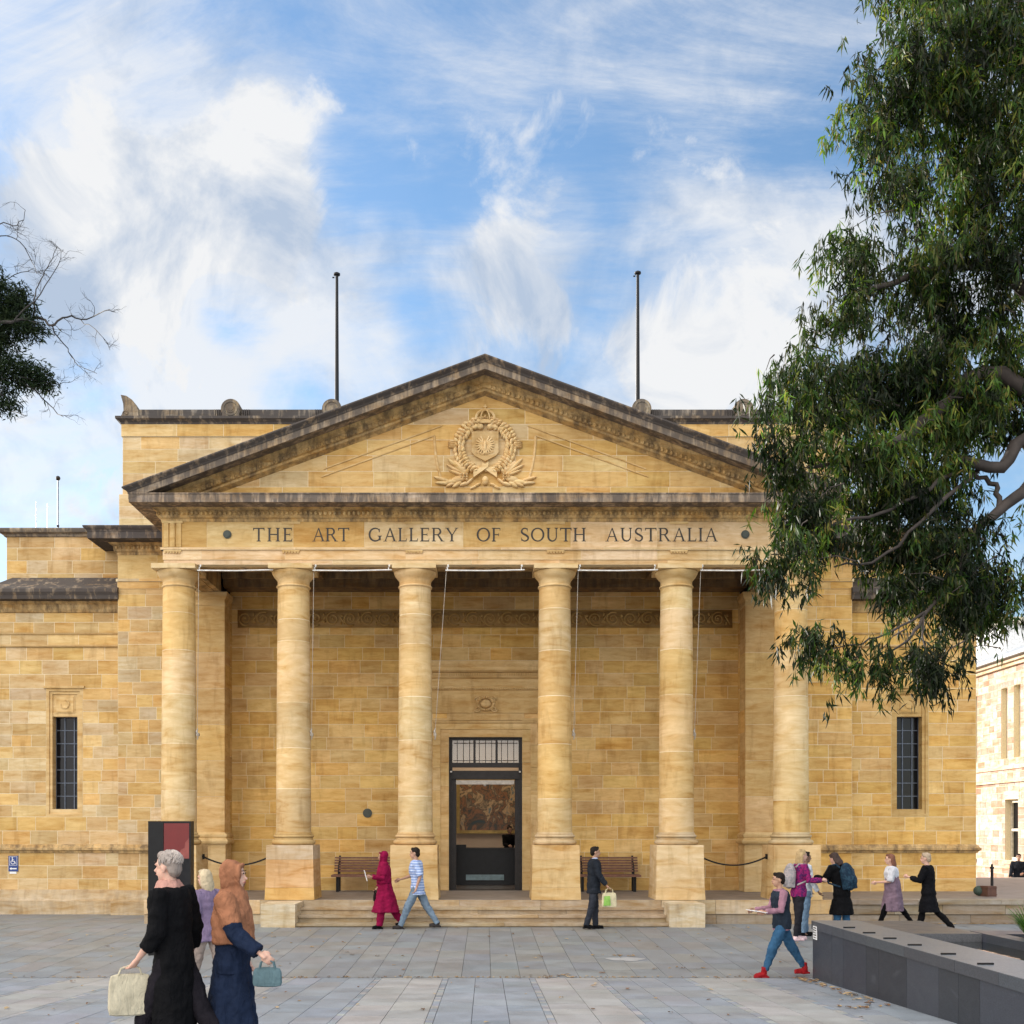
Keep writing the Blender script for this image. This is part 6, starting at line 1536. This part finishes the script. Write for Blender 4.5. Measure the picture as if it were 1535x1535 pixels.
# 6 child with red boots
D = 16.95
f = Fig(at_x(1172, D), D, 92, 'young person with red boots, dark vest and jeans walking left with a paper', 1.62, 3, ((24, 4), (-26, 6)), ((8, 8, 75, 0), (18, 10, 60, 10)), 'tan')
f.hair(HAIRD); f.top(cloth('mauve_sleeves', (.32, .17, .22)), 1, -.1, ex=.016, name='jumper'); f.trousers(DENIM, (.098, .080, .060, .048), .86); f.shoes(cloth('red_leather', (.30, .012, .016), .5), boot=True)
m = MB(); f.rings(m, f.torso(.034, -.14 if False else -.08)[:-1], pleat=.01); f.put(m, 'vest', cloth('dark_vest', (.02, .028, .042)), .011)
sheet(f, 0, 'white sheet of paper held level by the young person in red boots', (.2, .28), 8)
# 7 blonde woman in magenta jacket
D = 21.6
f = Fig(at_x(1197, D), D, -80, 'blonde woman in a magenta patterned jacket standing before the rightmost column', 1.74, 4, ((6, 6), (-6, 2)), ((12, 6, 70, 5), (14, 6, 72, 5)), 'fair', fem=True, head=(-6, 0))
f.hair(cloth('blonde_hair', (.46, .33, .17), .6), 'long'); f.top(cloth('magenta_cloth', (.28, .02, .13), check=(.09, .02, .10)), 1, -.06, .01, ex=.025); f.trousers(cloth('black_leggings', (.02, .02, .025)), (.09, .07, .055, .045)); f.shoes(cloth('pale_pink_shoe', (.66, .48, .50)))
backpack(f, cloth('grey_pack', (.28, .27, .28), check=(.38, .33, .33)), 'grey mottled backpack worn by the blonde woman in magenta')
D = 22.4
f = Fig(at_x(1207, D), D, -85, 'person in a white shirt and pale jeans mostly hidden behind the blonde woman', 1.66, 0, ((4, 2), (-4, 2)), ((5, 6, 30, 0), (8, 8, 25, 0)), 'dark')
f.hair(HAIRD); f.top(cloth('white_cotton', (.62, .66, .72)), 1, -.1, ex=.02, name='shirt'); f.trousers(cloth('light_denim', (.16, .25, .36))); f.shoes(BLK)
# 8 woman in black coat with navy backpack
D = 21.8
f = Fig(at_x(1262, D), D, 40, 'dark haired woman in a black coat bending over by the granite wall', 1.68, 12, ((6, 4), (-4, 2)), ((25, 8, 60, 20), (22, 8, 60, 15)), 'fair', fem=True, head=(20, 0), bulk=1.05)
f.hair(cloth('brown_hair', (.06, .04, .035), .5), 'bob'); f.top(BLK, 1, -.42, .07, ex=.035, name='coat', collar=BLK); f.trousers(DENIM); f.shoes(BLK)
backpack(f, cloth('navy_pack', (.012, .028, .05), .6, check=(.02, .05, .08)), 'dark blue backpack worn by the woman in the black coat', 1.15)
# 9, 10
D = 23.2
f = Fig(at_x(1338, D), D, 78, 'woman in a lilac dress and white wrap walking left before the right wing', 1.64, 3, ((24, 4), (-28, 8)), ((8, 6, 75, 22), (-14, 8, 18, 0)), 'fair', fem=True)
f.hair(cloth('auburn_hair', (.20, .09, .06), .6), 'bob'); f.top(cloth('white_wrap', (.66, .67, .72)), .55, .2, ex=.035, name='wrap'); f.skirt(cloth('lilac_cloth', (.23, .16, .21)), -.42, .22, 'dress', zt=.33); f.trousers(BLK, (.08, .06, .05, .045)); f.shoes(BLK)
D = 22.3
f = Fig(at_x(1392, D), D, 55, 'blonde woman in a belted short black coat walking before the right wing', 1.66, 3, ((14, 4), (-20, 26)), ((20, 10, 85, 25), (-12, 14, 15, 0)), 'fair', fem=True)
f.hair(cloth('sandy_hair', (.42, .33, .24), .6), 'short'); f.top(cloth('black_wool', (.006, .006, .008)), .9, -.40, .05, ex=.03, name='coat'); f.trousers(BLK, (.085, .062, .06, .05), name='tights'); f.shoes(BLK)
m = MB(); f.rings(m, [(.10, .155, .125, .005), (.14, .152, .122, .005)], 24); f.put(m, 'belt', cloth('grey_belt', (.07, .07, .08), .4), .009)
# 11 far right, on the street below the terrace
f = Fig(at_x(1527, 40), 40, 150, 'man in a dark jacket standing in the street beyond the terrace at the frame edge', 1.75, 2, ((6, 2), (-6, 2)), ((10, 8, 60, 20), (8, 8, 20, 0)), 'tan', zbase=gz(40))
f.hair(HAIRD); f.top(cloth('dark_jacket', (.012, .014, .02)), 1, -.14, .02, ex=.035); f.trousers(NAVY); f.shoes(BLK)
# 13 receptionist
f = Fig(.72, 33.1, 200, 'receptionist in black standing behind the lobby desk', 1.66, 4, ((2, 2), (-2, 2)), ((20, 6, 60, 10), (20, 6, 60, 10)), 'tan', zbase=.003, fem=True)
f.hair(HAIRD, 'bun'); f.top(BLK, 1, -.1, ex=.03); f.trousers(BLK); f.shoes(BLK)
